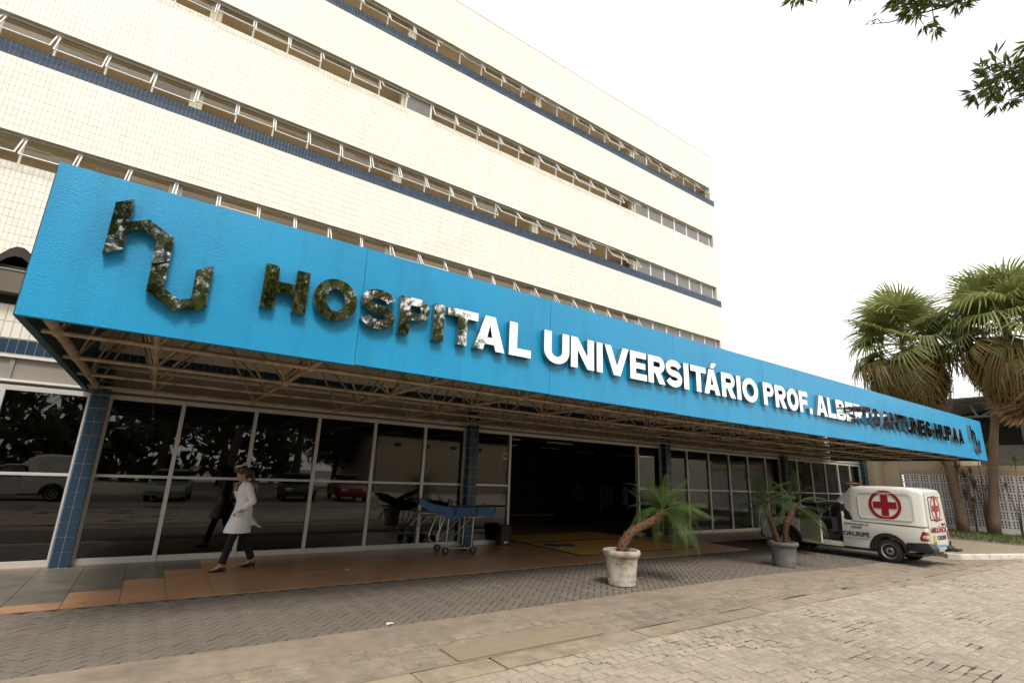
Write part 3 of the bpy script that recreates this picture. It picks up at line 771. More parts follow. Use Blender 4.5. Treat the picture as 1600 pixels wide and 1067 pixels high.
hpar_dummy = tile_field('lintel_tiles', [(-10.87, -yend, 2.63, 2.86)], WX-.016, mat('wing_small_tile', (.47, .37, .25), .4, cvar=.05), None, axis='X'); wpar(hpar_dummy)
wpar(MB().box(WX-.02, WX+.3, 10.88, 11.6, -.3, 3.06).build('end_pier', wing_cream))
wpar(MB().box(31.25, WX+.3, 11.6, 12.6, -.3, 3.40).build('return_wall', wing_cream))
wpar(MB().box(WX-.005, WX+.25, -16, yend-.002, -.3, 3.6).build('tiled_wall', grout))
wpar(tile_field('wing_tile_field', [(-yend+.01, 16, .02, 3.58)], WX-.016, cream, None, axis='X'))
wpar(MB().box(WX+.26, WX+.9, yend, 10.9, 2.95, 3.05).build('light_block_cap', grout))  # added cap, keeps sky light from falling behind the blocks
wpar(MB().box(32.75, 36, 8.4, 12.59, 3.07, 4.7).build('rear_block', wing_cream))
# open pavilion with steel truss roof behind the wall
pav_ = thing('truss_pavilion', 'dark open pavilion with green steel roof truss behind the perforated wall', 'pavilion', (44, 2, 0)); PP = Vector(pav_.location)
def ppar(o): o.parent = pav_; o.matrix_parent_inverse = Matrix.Translation(-PP); return o
truss_m = mat('green_truss_paint', (.085, .13, .115), .5, var=.1); pav_wall = mat('pavilion_render', (.10, .09, .08), .8, var=.1)
PX = 40.0
ppar(MB().box(PX, PX+.3, -4.6, 12.5, -.3, 3.30).build('lower_wall', wing_cream)); ppar(MB().box(PX+.1, PX+.35, -4.6, 10.4, 3.30, 4.5).build('upper_wall', pav_wall))
for y in (7.2, 3.2, -.8, -4.4): ppar(MB().box(PX+.02, PX+.28, y-.1, y+.1, 4.5, 6.2).build('post', pav_wall))
ppar(MB().box(PX+9, PX+9.2, -7.5, 12.4, 0, 7.65).build('far_wall', mat('pavilion_dark', (.03, .03, .03), .9)))  # dark wall run past the roof so the sign letters reflect dark
ppar(MB().tube([(PX, 10.0, 6.18), (PX, -4.6, 6.18)], .07, 6).build('truss_bottom_chord', truss_m)); ppar(MB().tube([(PX, 9.7, 7.02), (PX, -4.6, 7.02)], .06, 6).build('truss_top_chord', truss_m))
y = 9.3
while y > -2.6:
    ppar(MB().tube([(PX, y, 7.02), (PX, y-.25, 6.18)], .06, 6).build('truss_post', truss_m)); ppar(MB().tube([(PX, y-.4, 6.18), (PX, y-1.75, 7.02)], .05, 6).build('truss_diagonal', truss_m)); y -= 1.95
ppar(MB().tube([(PX+.05, 12.0, 6.9), (PX+.05, 10.1, 6.2)], .05, 6).build('truss_diagonal', truss_m))
rm = mat('pavilion_roof_sheet', (.16, .15, .165), .6, var=.1)
mb = MB(); mb.rings([[(PX-.6, y, z), (PX+10, y, z+.5), (PX+10, y, z+.58), (PX-.6, y, z+.08)] for y, z in ((13, 6.72), (10.2, 7.22), (-4.6, 7.22))]); ppar(mb.build('roof', rm))

# ================================================================== PLANTS
frond_green = leafmat('fan_palm_green', (.15, .19, .045), (.30, .31, .11), .45)
frond_dry = leafmat('fan_palm_dry', (.30, .19, .095), (.52, .37, .21), .35, .8)
frond_mid = leafmat('fan_palm_yellowing', (.12, .12, .03), (.26, .17, .05), .25)
palm_bark = mat('palm_bark', (.15, .10, .065), .9, var=.25, vscale=7, bump=.9, bscale=18)
def fan_leaf(name, m, rad, pet, droop, fold, seed, nseg=42, spread=150):
    r = random.Random(seed); mb = MB()
    mb.tube([(0,0,0), (pet*.55,0,.06*pet), (pet,0,0)], [.03, .022, .014], 5)
    for i in range(nseg):
        a = R(-spread+2*spread*i/(nseg-1)); L = rad*(1-.25*abs(i/(nseg-1)-.5)*2)*r.uniform(.86, 1.05)
        wdt = .030*rad; ca, sa = math.cos(a), math.sin(a); z = 0; px, py = pet, 0; prev = None
        dr = droop*r.uniform(.6, 1.5)
        for s in range(5):
            t = s/4; rr = L*t; dz = fold*abs(sa)*rr*.5-dr*L*max(0, t-.42)**1.6*1.9
            rr2 = rr*(1-.32*dr*max(0, t-.5))
            p = Vector((pet+ca*rr2, sa*rr2, dz)); ww = wdt*(.35+1.0*t if t < .6 else 1.05*(1-t)/.4*.9+.06)
            n = Vector((-sa, ca, 0))*ww
            if prev: mb.quad(prev[0]-prev[1], p-n, p+n, prev[0]+prev[1])
            prev = (p, n)
    me = mb.mesh(name); me.materials.append(m)
    return me
FAN = {'g': [fan_leaf('frond', frond_green, 1.65, 1.5, d, .35, s) for d, s in ((.35, 1), (.55, 2), (.8, 3))],
       'm': [fan_leaf('frond', frond_mid, 1.6, 1.35, d, .2, s, spread=120) for d, s in ((.9, 4), (1.2, 5))],
       'd': [fan_leaf('dry_frond', frond_dry, 1.55, 1.1, d, -.5, s, nseg=26, spread=42) for d, s in ((.7, 6), (.4, 7), (1.0, 8))]}
def fan_palm(label, base, top, seed):
    r = random.Random(seed); e = thing('fan_palm', label, 'palm tree', base); B = Vector(base); tv = Vector(top)-B
    pts, rad = [], []
    for k in range(15):
        t = k/14; p = tv*t; p.x += .12*math.sin(t*3); pts.append(p+Vector((0, .25*math.sin(math.pi*t)*(1 if tv.y < 0 else -1), 0))); rad.append(.10*(1-t)**4+.15+.010*math.sin(k*2.3))
    MB().tube(pts, rad, 14).build('trunk', palm_bark, e, smooth=True)
    c = tv+Vector((0, 0, .1))
    def put(me, nm, az, el, off, scl, roll=0):
        o = obj(nm, me, e, c+off); o.rotation_euler = (roll, -el, az); o.scale = (scl,)*3
    for k in range(36):
        az = k*2.39996+r.uniform(-.3, .3); t = k/36; el = R(84-104*t+r.uniform(-8, 8))
        put(r.choice(FAN['g']), 'frond', az, el, Vector((0, 0, .35-.5*t)), r.uniform(.92, 1.15), r.uniform(-.5, .5))
    for k in range(34):
        az = k*2.39996+r.uniform(-.3, .3); t = k/34; el = R(-22-34*t+r.uniform(-9, 9))
        put(r.choice(FAN['m']), 'frond', az, el, Vector((0, 0, -.35-.5*t)), r.uniform(.95, 1.15), r.uniform(-.5, .5))
    for k in range(120):
        az = k*2.39996+r.uniform(-.4, .4); t = k/120; el = R(-50-34*min(1, t*1.3)+r.uniform(-7, 7))
        put(r.choice(FAN['d']), 'dry_frond', az, el, Vector((.1*math.cos(az), .1*math.sin(az), -.5-1.35*t)), r.uniform(.9, 1.2), r.uniform(-.7, .7))
    return e
fan_palm('fan palm leaning toward the hospital with a thick skirt of dead fronds', (31.3, 8.35, -.05), (31.1, 9.45, 9.0), 11)
fan_palm('fan palm leaning away from the hospital beside its twin', (31.5, 7.35, -.05), (31.3, 5.45, 9.2), 23)

# thin dracaenas between the palms
drac_red = leafmat('dracaena_red', (.13, .045, .035), (.17, .13, .045), .3); drac_green = leafmat('dracaena_green', (.10, .13, .03), (.20, .17, .05), .3)
stem_m = mat('thin_stem', (.16, .12, .09), .9, var=.2, vscale=9)
def tuft(m, seed, n=46, L=.62):
    r = random.Random(seed); mb = MB()
    for k in range(n):
        az = k*2.39996; el = R(85-105*k/n+r.uniform(-10, 10)); l = L*r.uniform(.75, 1.1); d = Vector((math.cos(az)*math.cos(el), math.sin(az)*math.cos(el), math.sin(el)))
        sd_ = Vector((-math.sin(az), math.cos(az), 0)); p0 = Vector((0, 0, -.12*k/n)); p1 = p0+d*l*.5; p2 = p0+d*l+Vector((0, 0, -.22*l))
        mb.quad(p0-sd_*.012, p1-sd_*.024, p1+sd_*.024, p0+sd_*.012); mb.tri(p1-sd_*.024, p2, p1+sd_*.024)
    me = mb.mesh('leaf_tuft'); me.materials.append(m); return me
TU = [tuft(drac_green, 1), tuft(drac_red, 2), tuft(drac_green, 3, 36, .5), tuft(drac_red, 4, 30, .45)]
def dracaena(label, base, heads_, seed):
    r = random.Random(seed); e = thing('dracaena', label, 'shrub', base, group='dracaenas by the perforated wall')
    for k, (dy, dx, z, kind, s) in enumerate(heads_):
        MB().tube([(0, 0, 0), (dx*.25, dy*.3+r.uniform(-.06, .06), z*.45), (dx, dy, z)], [.035, .026, .018], 6).build('stem', stem_m, e, smooth=True)
        o = obj('leaf_tuft', TU[kind], e, (dx, dy, z)); o.scale = (s,)*3; o.rotation_euler = (r.uniform(-.2, .2), r.uniform(-.2, .2), r.uniform(0, 6))
dracaena('tall dracaena with two pale green leaf heads rising between the palm trunks', (31.7, 7.6, 0), [(-.15, 0, 3.85, 0, 1.1), (-.5, .1, 3.6, 0, 1.15), (.2, -.1, 2.7, 3, 1)], 1)
dracaena('dracaena with reddish drooping heads beside the leaning palm trunk', (31.8, 8.5, 0), [(.3, 0, 3.1, 0, 1.05), (-.2, -.1, 2.9, 1, 1), (.0, .1, 2.2, 1, .9)], 2)
dracaena('red leaved dracaena bushing out low between the two palm trunks', (31.6, 7.95, 0), [(.1, 0, 2.5, 1, .9), (-.25, -.2, 2.1, 1, 1), (.2, .1, 1.7, 3, 1), (-.1, -.1, 1.4, 3, .9)], 3)
dracaena('slim dark dracaena standing clear of the palms near the pavement', (31.4, 6.4, 0), [(-.25, 0, 3.2, 2, .95), (.25, .1, 2.1, 3, .8)], 4)
dracaena('short dracaena with red tips in the grass past the palms', (31.2, 5.9, 0), [(-.3, 0, 1.5, 3, .8), (.2, 0, 1.0, 3, .7), (-.5, .1, 2.2, 1, .8)], 5)
dracaena('small dark shrub of red leaves at the foot of the wall', (31.9, 9.5, 0), [(.1, 0, .9, 3, .8), (-.25, 0, .7, 1, .7), (.3, 0, .55, 3, .7)], 6)

# pinnate leaf for the pot palms
pin_green = leafmat('date_palm_green', (.05, .11, .015), (.12, .20, .03), .4); pin_dark = leafmat('date_palm_dark', (.03, .05, .016), (.055, .08, .024), .3)
pot_bark = mat('pot_palm_bark', (.105, .048, .024), .85, var=.3, vscale=22, bump=1, bscale=40)
def pinnate(name, m, L, droop, seed, n=34):
    r = random.Random(seed); mb = MB(); P = []
    for k in range(13):
        t = k/12; P.append(Vector((L*(t-.22*droop*t*t), 0, L*(.25*t-droop*t**2.2*.85))))
    mb.tube(P, [.010*(1-.8*k/12)+.002 for k in range(13)], 5)
    for k in range(n):
        t = .14+.86*k/n; i = min(11, int(t*12)); p = P[i].lerp(P[i+1], t*12-i); d = (P[i+1]-P[i]).normalized()
        ll = .30*L*math.sin(math.pi*(.18+.78*t))*r.uniform(.85, 1.1)
        for sg in (-1, 1):
            dirv = (d*.62+Vector((0, sg*.80, -.12+r.uniform(-.15, .1)))).normalized(); q1 = p+dirv*ll*.55; q2 = p+dirv*ll+Vector((0, 0, -.20*ll)); nn = d*.0052
            mb.quad(p-nn*.6, q1-nn, q1+nn, p+nn*.6); mb.tri(q1-nn, q2, q1+nn)
    me = mb.mesh(name); me.materials.append(m); return me
PIN = [pinnate('frond', pin_green, 1.0, d, s) for d, s in ((.25, 1), (.6, 2), (1.0, 3))]; PIND = [pinnate('frond', pin_dark, 1.0, d, s) for d, s in ((.3, 4), (.7, 5))]
def trunk_scaly(e, pts, rad):
    mb = MB(); mb.tube(pts, rad, 12)
    P = [Vector(p) for p in pts]; tot = len(P)-1
    for k in range(110):
        t = k/110*tot; i = min(tot-1, int(t)); p = P[i].lerp(P[i+1], t-i); d = (P[i+1]-P[i]).normalized(); r_ = rad[i]+(rad[i+1]-rad[i])*(t-i)
        az = k*2.39996; a = d.orthogonal().normalized(); b = d.cross(a); o_ = a*math.cos(az)+b*math.sin(az); s_ = d.cross(o_)
        c0 = p+o_*r_*.85; c1 = p+o_*(r_+.022)+d*.035
        c1 = c1+o_*.012; mb.tri(c0-s_*.03, c0+s_*.03, c1); mb.tri(c0-s_*.03, c1, c0-d*.03); mb.tri(c0+s_*.03, c0-d*.03, c1)
    mb.build('trunk', pot_bark, e)
def potted_palm(label, loc, potm, prof, stems, seed, soilz, soilr):
    r = random.Random(seed); e = thing('potted_palm', label, 'potted palm', loc)
    pot = MB().lathe(prof, n=36).build('pot', potm, e, smooth=True, auto=40)
    ring = MB()
    for k in range(26):     # moulded garland low on the pot
        a = k/26*2*math.pi; rr = prof[2][0]*1.0+.012; ring.ball((rr*math.cos(a), rr*math.sin(a), .105+.014*math.sin(k*2.1)), .011, 6, 4, (.6, .6, 1.6))
    ring.build('garland', potm, pot, smooth=True)
    MB().lathe([(.001, soilz), (soilr, soilz), (soilr, soilz-.03)], n=24).build('soil', earth, e)
    for pts, rad, fr in stems:
        trunk_scaly(e, pts, rad); c = Vector(pts[-1])
        for (az, el, L, kind) in fr:
            o = obj('frond', kind, e, c); o.rotation_euler = (r.uniform(-.3, .3), -R(el), R(az)); o.scale = (L,)*3
    return e
def crown(n, r, l0, l1, elmin, elmax, kinds, bias=None):
    out = []
    for k in range(n):
        az = math.degrees(k*2.39996)+r.uniform(-14, 14); el = elmax+(elmin-elmax)*(k/n)+r.uniform(-8, 8)
        out.append((az, el, r.uniform(l0, l1), r.choice(kinds)))
    return out
rr_ = random.Random(9)
pot_white = mat('weathered_white_pot', (.50, .45, .37), .75, var=.12, vscale=6, stain=(.16, .12, .08), sscale=4.5, samt=.9)
pot_grey = mat('grey_pot', (.115, .11, .105), .7, var=.2, vscale=8, stain=(.2, .19, .18), sscale=5, samt=.6)
pr1 = [(.20, 0), (.235, .015), (.24, .06), (.235, .075), (.285, .46), (.30, .47), (.325, .50), (.335, .54), (.325, .575), (.30, .585), (.275, .58), (.265, .50), (.26, .46)]
# leaning trunk: bends towards +X (away to the right along the facade)
st1 = [([(-.02, .02, .45), (.06, .02, .66), (.22, .0, .84), (.52, -.05, .98), (.82, -.1, 1.08), (1.02, -.12, 1.22)], [.105, .09, .08, .08, .08, .065],
        crown(19, rr_, .72, .98, -45, 80, PIN+[PIN[2]])+[(-60, -30, 1.0, PIN[2]), (-80, -10, 1.0, PIN[2]), (-20, -35, .95, PIN[2]), (-45, 10, 1.05, PIN[1]), (-10, 15, 1.05, PIN[2]), (-70, -45, .9, PIN[2]), (10, -30, .9, PIN[2]), (160, 35, .8, PIND[0]), (120, 30, .8, PIND[0])])]
potted_palm('stained white pot with a bright green date palm bent far to one side', (7.15, 6.78, 0), pot_white, pr1, st1, 3, .50, .262)
pr2 = [(.21, 0), (.245, .015), (.25, .06), (.245, .075), (.29, .44), (.31, .45), (.335, .48), (.34, .525), (.33, .55), (.30, .555), (.28, .55), (.27, .48), (.265, .44)]
st2 = [([(-.10, .02, .42), (-.22, .06, .80), (-.34, .10, 1.15), (-.40, .14, 1.42)], [.06, .055, .06, .05], crown(13, rr_, .8, 1.05, -35, 80, PIND+[PIN[1]])),
       ([(.10, -.02, .42), (.12, -.02, .74), (.20, -.03, .98), (.42, -.05, 1.16), (.56, -.06, 1.34)], [.06, .058, .065, .065, .05], crown(11, rr_, .85, 1.1, -40, 75, PIND+[PIN[1], PIN[2]])+[(-50, -25, 1.15, PIND[1]), (-10, -20, 1.2, PIN[2]), (-90, -10, 1.0, PIND[1])])]
potted_palm('dark grey pot holding a two stemmed date palm beside the ambulance', (12.72, 6.86, gz(12.72)), pot_grey, pr2, st2, 5, .47, .262)

# ---- broadleaf trees
bark = mat('tree_bark', (.11, .08, .055), .9, var=.25, vscale=8, bump=.8, bscale=25)
leaf_a = leafmat('mango_leaf', (.045, .085, .013), (.11, .155, .028), .35, .4)
def leaf_card(mb, p, d, up, L, W):
    s_ = d.cross(up)
    if s_.length < 1e-3: s_ = d.orthogonal()
    s_.normalize(); m1 = p+d*L*.45+up*.02*L; t = p+d*L
    mb.quad(p, m1-s_*W, t, m1+s_*W)
def rand_dir(r):
    z = r.uniform(-1, 1); a = r.uniform(0, 6.283); q = math.sqrt(1-z*z); return Vector((q*math.cos(a), q*math.sin(a), z))
def broad_tree(label, loc, H_, rad, seed, nclump=250, per=72, leafL=.44):
    r = random.Random(seed); e = thing('broadleaf_tree', label, 'tree', loc)
    tr = MB(); tr.tube([(0,0,-.3), (.05, .03, H_*.2), (.1, -.05, H_*.42)], [.30, .22, .17], 10)
    lb = MB(); cr = MB(); cz = H_*.64
    for k in range(9):
        a = k*2.39996; q = Vector((math.cos(a)*rad*.6, math.sin(a)*rad*.6, cz+r.uniform(-.25, .35)*H_*.5)); lb.tube([(.1, -.05, H_*.36), (q.x*.45, q.y*.45, (H_*.36+q.z)/2+.2), tuple(q)], [.12, .08, .03], 6)
    for k in range(nclump):
        d = rand_dir(r); c = Vector((d.x*rad, d.y*rad, cz+d.z*H_*.36))*1; f = r.uniform(.45, 1.05); c = Vector((c.x*f, c.y*f, cz+(c.z-cz)*f)); cs = r.uniform(.5, 1.0)*rad*.2
        for j in range(per):
            dd = rand_dir(r); p = c+dd*cs*r.uniform(.3, 1); leaf_card(cr, p, (dd+Vector((0,0,-.45))).normalized(), Vector((0,0,1)), leafL*r.uniform(.7, 1.2), leafL*.17)
    tr.build('trunk', bark, e, smooth=True); lb.build('limbs', bark, e, smooth=True); cr.build('crown', leaf_a, e, fix=False)
    return e
# the tree beside the photographer whose twigs hang into the upper right of the view
r = random.Random(31)
ov = thing('overhanging_tree', 'tree beside the road whose leafy twigs hang over the street', 'tree', (3.2, -5.0, 0)); OP = Vector(ov.location)
MB().tube([(0,0,-.3), (.05, .1, 1.8), (.2, .3, 3.6), (.4, .6, 5.0)], [.26, .21, .17, .13], 10).build('trunk', bark, ov, smooth=True)
tw = MB(); lv = MB()
def whorl(c, d, n, L):
    for j in range(n):
        a = r.uniform(0, 6.283); o1 = d.orthogonal().normalized(); o2 = d.cross(o1); v = (d*r.uniform(.2, .9)+(o1*math.cos(a)+o2*math.sin(a))*r.uniform(.5, 1)+Vector((0,0,-.25))).normalized()
        leaf_card(lv, c+v*.02, v, rand_dir(r), L*r.uniform(.6, 1.1), L*.11)
def branch(pts, r0, nt, n, L, spread):
    pts = [Vector(p)-OP for p in pts]; tw.tube(pts, [r0*(1-.85*k/(len(pts)-1)) for k in range(len(pts))], 6)
    for k in range(nt):
        t = (.30+.70*k/max(1, nt-1))*(len(pts)-1); i = min(len(pts)-2, int(t)); p = pts[i].lerp(pts[i+1], t-i); d = (pts[i+1]-pts[i]).normalized()
        q = p+(d*.4+rand_dir(r)).normalized()*r.uniform(.1, spread); tw.tube([p, (p+q)/2+Vector((0,0,-.01)), q], [.005, .004, .003], 4, cap=False)
        whorl(q, (q-p).normalized(), n, L); whorl((p+q)/2, (q-p).normalized(), n//2, L*.9)
branch([(3.6, -4.4, 5.0), (5.4, -2.2, 5.75), (6.2, -.4, 5.75), (5.95, .55, 5.62), (5.93, .80, 5.56)], .05, 52, 12, .13, .25)
branch([(3.6, -4.4, 5.0), (5.6, -2.2, 5.4), (6.3, -.1, 5.5), (6.05, .62, 5.36)], .045, 34, 12, .13, .22)
branch([(3.6, -4.4, 5.0), (4.9, -2.4, 6.2), (5.6, -.3, 6.3), (5.35, .85, 6.16), (5.12, 1.12, 6.28)], .05, 54, 12, .13, .28)
branch([(3.6, -4.4, 5.0), (4.3, -2.2, 6.5), (5.0, .2, 6.8), (4.85, 1.45, 6.72), (4.62, 1.78, 6.76)], .045, 50, 11, .13, .26)
branch([(5.35, .85, 6.16), (5.2, 1.25, 6.22), (5.14, 1.42, 6.30)], .008, 3, 2, .08, .05)
for k in range(80):   # the rest of the crown, behind and above the photographer
    dd = rand_dir(r); f = r.uniform(.5, 1); c = Vector((3.0+dd.x*3.6*f, -5.6+dd.y*3.0*f, 7.0+dd.z*2.4*f))
    for j in range(60):
        dd = rand_dir(r); leaf_card(lv, c-OP+dd*r.uniform(.2, .75), (dd+Vector((0,0,-.4))).normalized(), Vector((0,0,1)), .16*r.uniform(.7, 1.2), .026)
    if k % 3 == 0: tw.tube([Vector((3.6, -4.4, 5.0))-OP, (Vector((3.6, -4.4, 5.0))+c)/2-OP+Vector((0,0,.2)), c-OP], [.06, .035, .01], 5)
tw.build('limbs', bark, ov, smooth=True); lv.build('crown', leafmat('road_tree_leaf', (.05, .085, .014), (.14, .17, .03), .45, .4), ov, fix=False)
# trees of the car park across the road (seen in the steel letters and the glass)
for k, (x, y, h_, rd, lb) in enumerate([(-15, -15, 12.5, 5.4, 'spreading tree at the far corner of the car park'), (-7.5, -13, 15, 5.8, 'large dense tree behind the parked van'), (.5, -14, 17, 6.2, 'tall dense tree straight across the road from the entrance'),
        (8.2, -13.5, 16.5, 5.8, 'dense tree across the road behind the dark hatchback'), (-22, -24, 14, 6.5, 'far tree at the back of the car park'), (5, -27, 15, 7, 'broad tree at the back of the car park behind the cars'), (15.5, -30, 9, 4.5, 'round tree in front of the cream clinic wall')]):
    broad_tree(lb, (x, y, -.1), h_, rd, 40+k)

mb = MB(); r = random.Random(77)
for k in range(7500):
    x = r.uniform(-70, 13); y = -38+r.uniform(-3, 3); z = r.uniform(.02, 1)**.8*11*(.75+.25*math.sin(x*.31)+.12*math.sin(x*.9)); d = rand_dir(r); leaf_card(mb, Vector((x, y, z)), d, rand_dir(r), 1.3, .36)
o = mb.build('backdrop', leaf_a, fix=False); tag(o, 'added leaf belt, unseen woodland far behind the car park', 'backdrop', kind='stuff')  # added out of view to block the low sky in reflections
# ================================================================== AMBULANCE
tail_red = mat('tail_lamp_red', (.30, .012, .012), .15, coat=.5); lamp_clear = mat('lamp_clear', (.6, .58, .55), .15, coat=.5)
rim_m = mat('steel_rim', (.42, .41, .40), .35, metal=.8, var=.1); seat_m = mat('dark_seat', (.03, .03, .035), .8); car_glass = mat('car_glass', (.012, .014, .015), .05, coat=.4)
def wheel(e, x, y, z, rad, wid, side):
    """axis along X; side=-1 -> outer face towards -X"""
    def ringset(prof): return [[(x+side*px, y+pr*math.cos(2*math.pi*q/28), z+pr*math.sin(2*math.pi*q/28)) for q in range(28)] for px, pr in prof]
    wl = MB().rings(ringset([(-wid/2, rad*.62), (-wid/2, rad*.9), (-wid*.36, rad), (wid*.36, rad), (wid/2, rad*.91), (wid/2, rad*.66), (wid*.30, rad*.62)])).build('tyre', rubber, e, smooth=True, auto=50)
    rm_ = MB().rings(ringset([(wid*.28, rad*.665), (wid*.44, rad*.65), (wid*.40, rad*.58), (wid*.18, rad*.52), (wid*.22, rad*.36), (wid*.36, rad*.28), (wid*.36, rad*.12), (wid*.30, .005)])).build('rim', rim_m, wl, smooth=True, auto=40)
    hb = MB().rings(ringset([(wid*.30, rad*.16), (wid*.45, rad*.13), (wid*.46, .004)])).build('hub_cap', black_plastic, wl, smooth=True)
    slots = MB()
    for q in range(10):
        a = q/10*2*math.pi; slots.ball((x+side*wid*.215, y+rad*.45*math.cos(a), z+rad*.45*math.sin(a)), rad*.058, 7, 5, (.35, 1, 1))
    slots.build('rim_slots', black_plastic, wl)
def arcpts(cy, cz, r_, a0, a1, n=12): return [(cy+r_*math.cos(R(a0+(a1-a0)*k/n)), cz+r_*math.sin(R(a0+(a1-a0)*k/n))) for k in range(n+1)]
tmp_sc = bpy.data.scenes.new('tmp')
def evaluated(o):
    tmp_sc.collection.objects.link(o); vl = tmp_sc.view_layers[0]; vl.update()
    return bpy.data.meshes.new_from_object(o.evaluated_get(vl.depsgraph))
def text_mesh(body, size, m, name, parent, mtx, bold=.0):
    cu = bpy.data.curves.new('txt', 'FONT'); cu.body = body; cu.size = size; cu.offset = bold; cu.extrude = .0015; cu.align_x = 'LEFT'; cu.resolution_u = 3
    t = bpy.data.objects.new('txt', cu)
    me = evaluated(t); bpy.data.objects.remove(t); bpy.data.curves.remove(cu)
    me.materials.clear(); me.materials.append(m); o = obj(name, me, parent); o.matrix_local = mtx; return o
def rounded(y0, y1, z0, z1, r_, n=5):
    return arcpts(y1-r_, z1-r_, r_, 0, 90, n)+arcpts(y0+r_, z1-r_, r_, 90, 180, n)+arcpts(y0+r_, z0+r_, r_, 180, 270, n)+arcpts(y1-r_, z0+r_, r_, 270, 360, n)
def ambulance(label, loc, rz=0, opened=True, decals=True, group=None):
    e = thing('ambulance', label, 'ambulance', loc, rz, group)
    W = .815       # half width ; local +Y is forward, y=0 at the rear axle, -X is the driver's side
    def ex(loops, x0, x1, nm, m, par=e, bev=.03, **k):
        return MB().prism(loops, lambda u, v, d: (d, u, v), x0, x1).build(nm, m, par, bevel=bev, smooth=True, auto=35, **k)
    rear = [(-.84, .42), (-.87, .60), (-.87, .96), (1.10, 1.02), (1.12, .30)]+arcpts(0, .30, .37, 0, 180)+[(-.80, .38)]
    body = ex([rear], -W, W, 'rear_body', car_white)
    front = [(2.30, .30), (2.28, .96), (2.45, 1.02), (3.05, .93), (3.38, .80), (3.50, .62), (3.52, .36), (3.40, .28)]+arcpts(2.72, .30, .37, 0, 180)
    fb = ex([front], -W, W, 'front_body', car_white)
    ex([[(3.34, .26), (3.57, .30), (3.58, .52), (3.50, .60), (3.34, .56)]], -W+.01, W-.01, 'front_bumper', black_plastic, bev=.03)
    for sg in (-1, 1):
        ex([rounded(3.22, 3.50, .64, .80, .05)], sg*W*.62-.15, sg*W*.62+.15, 'headlight', lamp_clear, bev=.02)
    MB().box(-W+.02, W-.02, 1.11, 2.31, .27, .40).build('sill', car_white, e, bevel=.015)
    MB().box(-W+.04, W-.04, -.7, 3.2, .24, .30).build('underbody', black_plastic, e)
    MB().box(W-.05, W-.005, 1.115, 2.295, .40, .98).build('passenger_door', car_white, e, bevel=.02)
    MB().box(-W+.06, W-.06, 1.02, 1.13, .4, 1.44).build('cab_bulkhead', seat_m, e)
    for sx in (-.42, .42):
        st = MB().box(sx-.24, sx+.24, 1.25, 1.75, .42, .60).build('seat', seat_m, e, bevel=.05); MB().box(sx-.23, sx+.23, 1.16, 1.30, .55, 1.25).build('seat_back', seat_m, st, bevel=.05)
    MB().box(-W+.06, W-.06, 2.05, 2.32, .62, .96).build('dashboard', black_plastic, e, bevel=.04)
    MB().tube([(-.42+.18*math.cos(a/12*6.283), 1.98+.06*math.sin(a/12*6.283), .93+.17*math.sin(a/12*6.283)) for a in range(13)], .014, 6).build('steering_wheel', black_plastic, e)
    # cab roof and pillars
    mb = MB(); mb.rings([[(-w_, y_, z_-.035), (-w_*.96, y_, z_), (w_*.96, y_, z_), (w_, y_, z_-.035)] for y_, z_, w_ in ((.8, 1.50, .66), (1.2, 1.53, .66), (1.70, 1.50, .65), (1.92, 1.42, .64))]); mb.build('cab_roof', car_white, e, smooth=True, auto=40)
    for sg in (-1, 1):
        MB().tube([(sg*.64, 1.90, 1.42), (sg*.74, 2.42, 1.0)], .035, 6).build('windscreen_pillar', car_white, e)
        MB().tube([(sg*.65, 1.10, 1.50), (sg*.77, 1.06, .98)], .05, 6).build('door_pillar', car_white, e)
    MB().quad((-.63, 1.91, 1.41), (.63, 1.91, 1.41), (.73, 2.42, 1.005), (-.73, 2.42, 1.005)).build('windscreen', dark_glass, e)
    MB().quad((W-.05, 1.14, .98), (W-.05, 2.25, .98), (.65, 1.90, 1.42), (.65, 1.12, 1.48)).build('passenger_window', dark_glass, e)
    # fibreglass rear box
    secs = []
    def sec(y, z0, z1, w0, w1, r_):
        P = []
        for k in range(7): a = R(90*k/6); P.append((w1-r_+r_*math.cos(a), y, z1-r_+r_*math.sin(a)))
        for k in range(7): a = R(90+90*k/6); P.append((-w1+r_+r_*math.cos(a), y, z1-r_+r_*math.sin(a)))
        return P+[(-w0, y, z0), (w0, y, z0)]
    bz = .985
    mb = MB(); mb.rings([sec(-.865, bz-.02, 1.80, W-.03, .66, .10), sec(-.855, bz-.02, 1.87, W-.01, .70, .12), sec(-.80, bz-.02, 1.93, W, .735, .13), sec(-.55, bz-.01, 1.965, W, .75, .13), sec(.0, bz, 1.975, W, .75, .13), sec(.55, bz+.01, 1.965, W, .75, .13), sec(.78, bz+.015, 1.94, W-.01, .74, .13), sec(.86, bz+.02, 1.90, W-.03, .72, .13), sec(1.02, 1.40, 1.74, .70, .68, .12), sec(1.22, 1.49, 1.56, .66, .66, .03)])
    box = mb.build('rear_box', car_white, e, smooth=True, auto=50)
    ex([[(.80, 1.03), (1.02, 1.045), (1.00, 1.20), (.93, 1.27), (.86, 1.20)]], -W+.012, -W+.03, 'quarter_window', car_glass, bev=.002)
    ex([[(-.87, .972), (.82, .992), (.82, 1.006), (-.87, .988)]], -W-.004, W+.004, 'box_seal', black_plastic, bev=0)
    sl = .068        # inward lean of the box side per metre of height
    def side(u, v, d): return (-W-.002+sl*max(0, v-.99)-d, u, v)
    def side_piece(loops, nm, m, d=.008, par=box): return MB().prism(loops, side, 0, d).build(nm, m, par)
    ring_o = rounded(-.68, .62, 1.10, 1.80, .12); ring_i = rounded(-.665, .605, 1.115, 1.785, .108)
    side_piece([ring_o, ring_i], 'panel_moulding', car_white, .012)
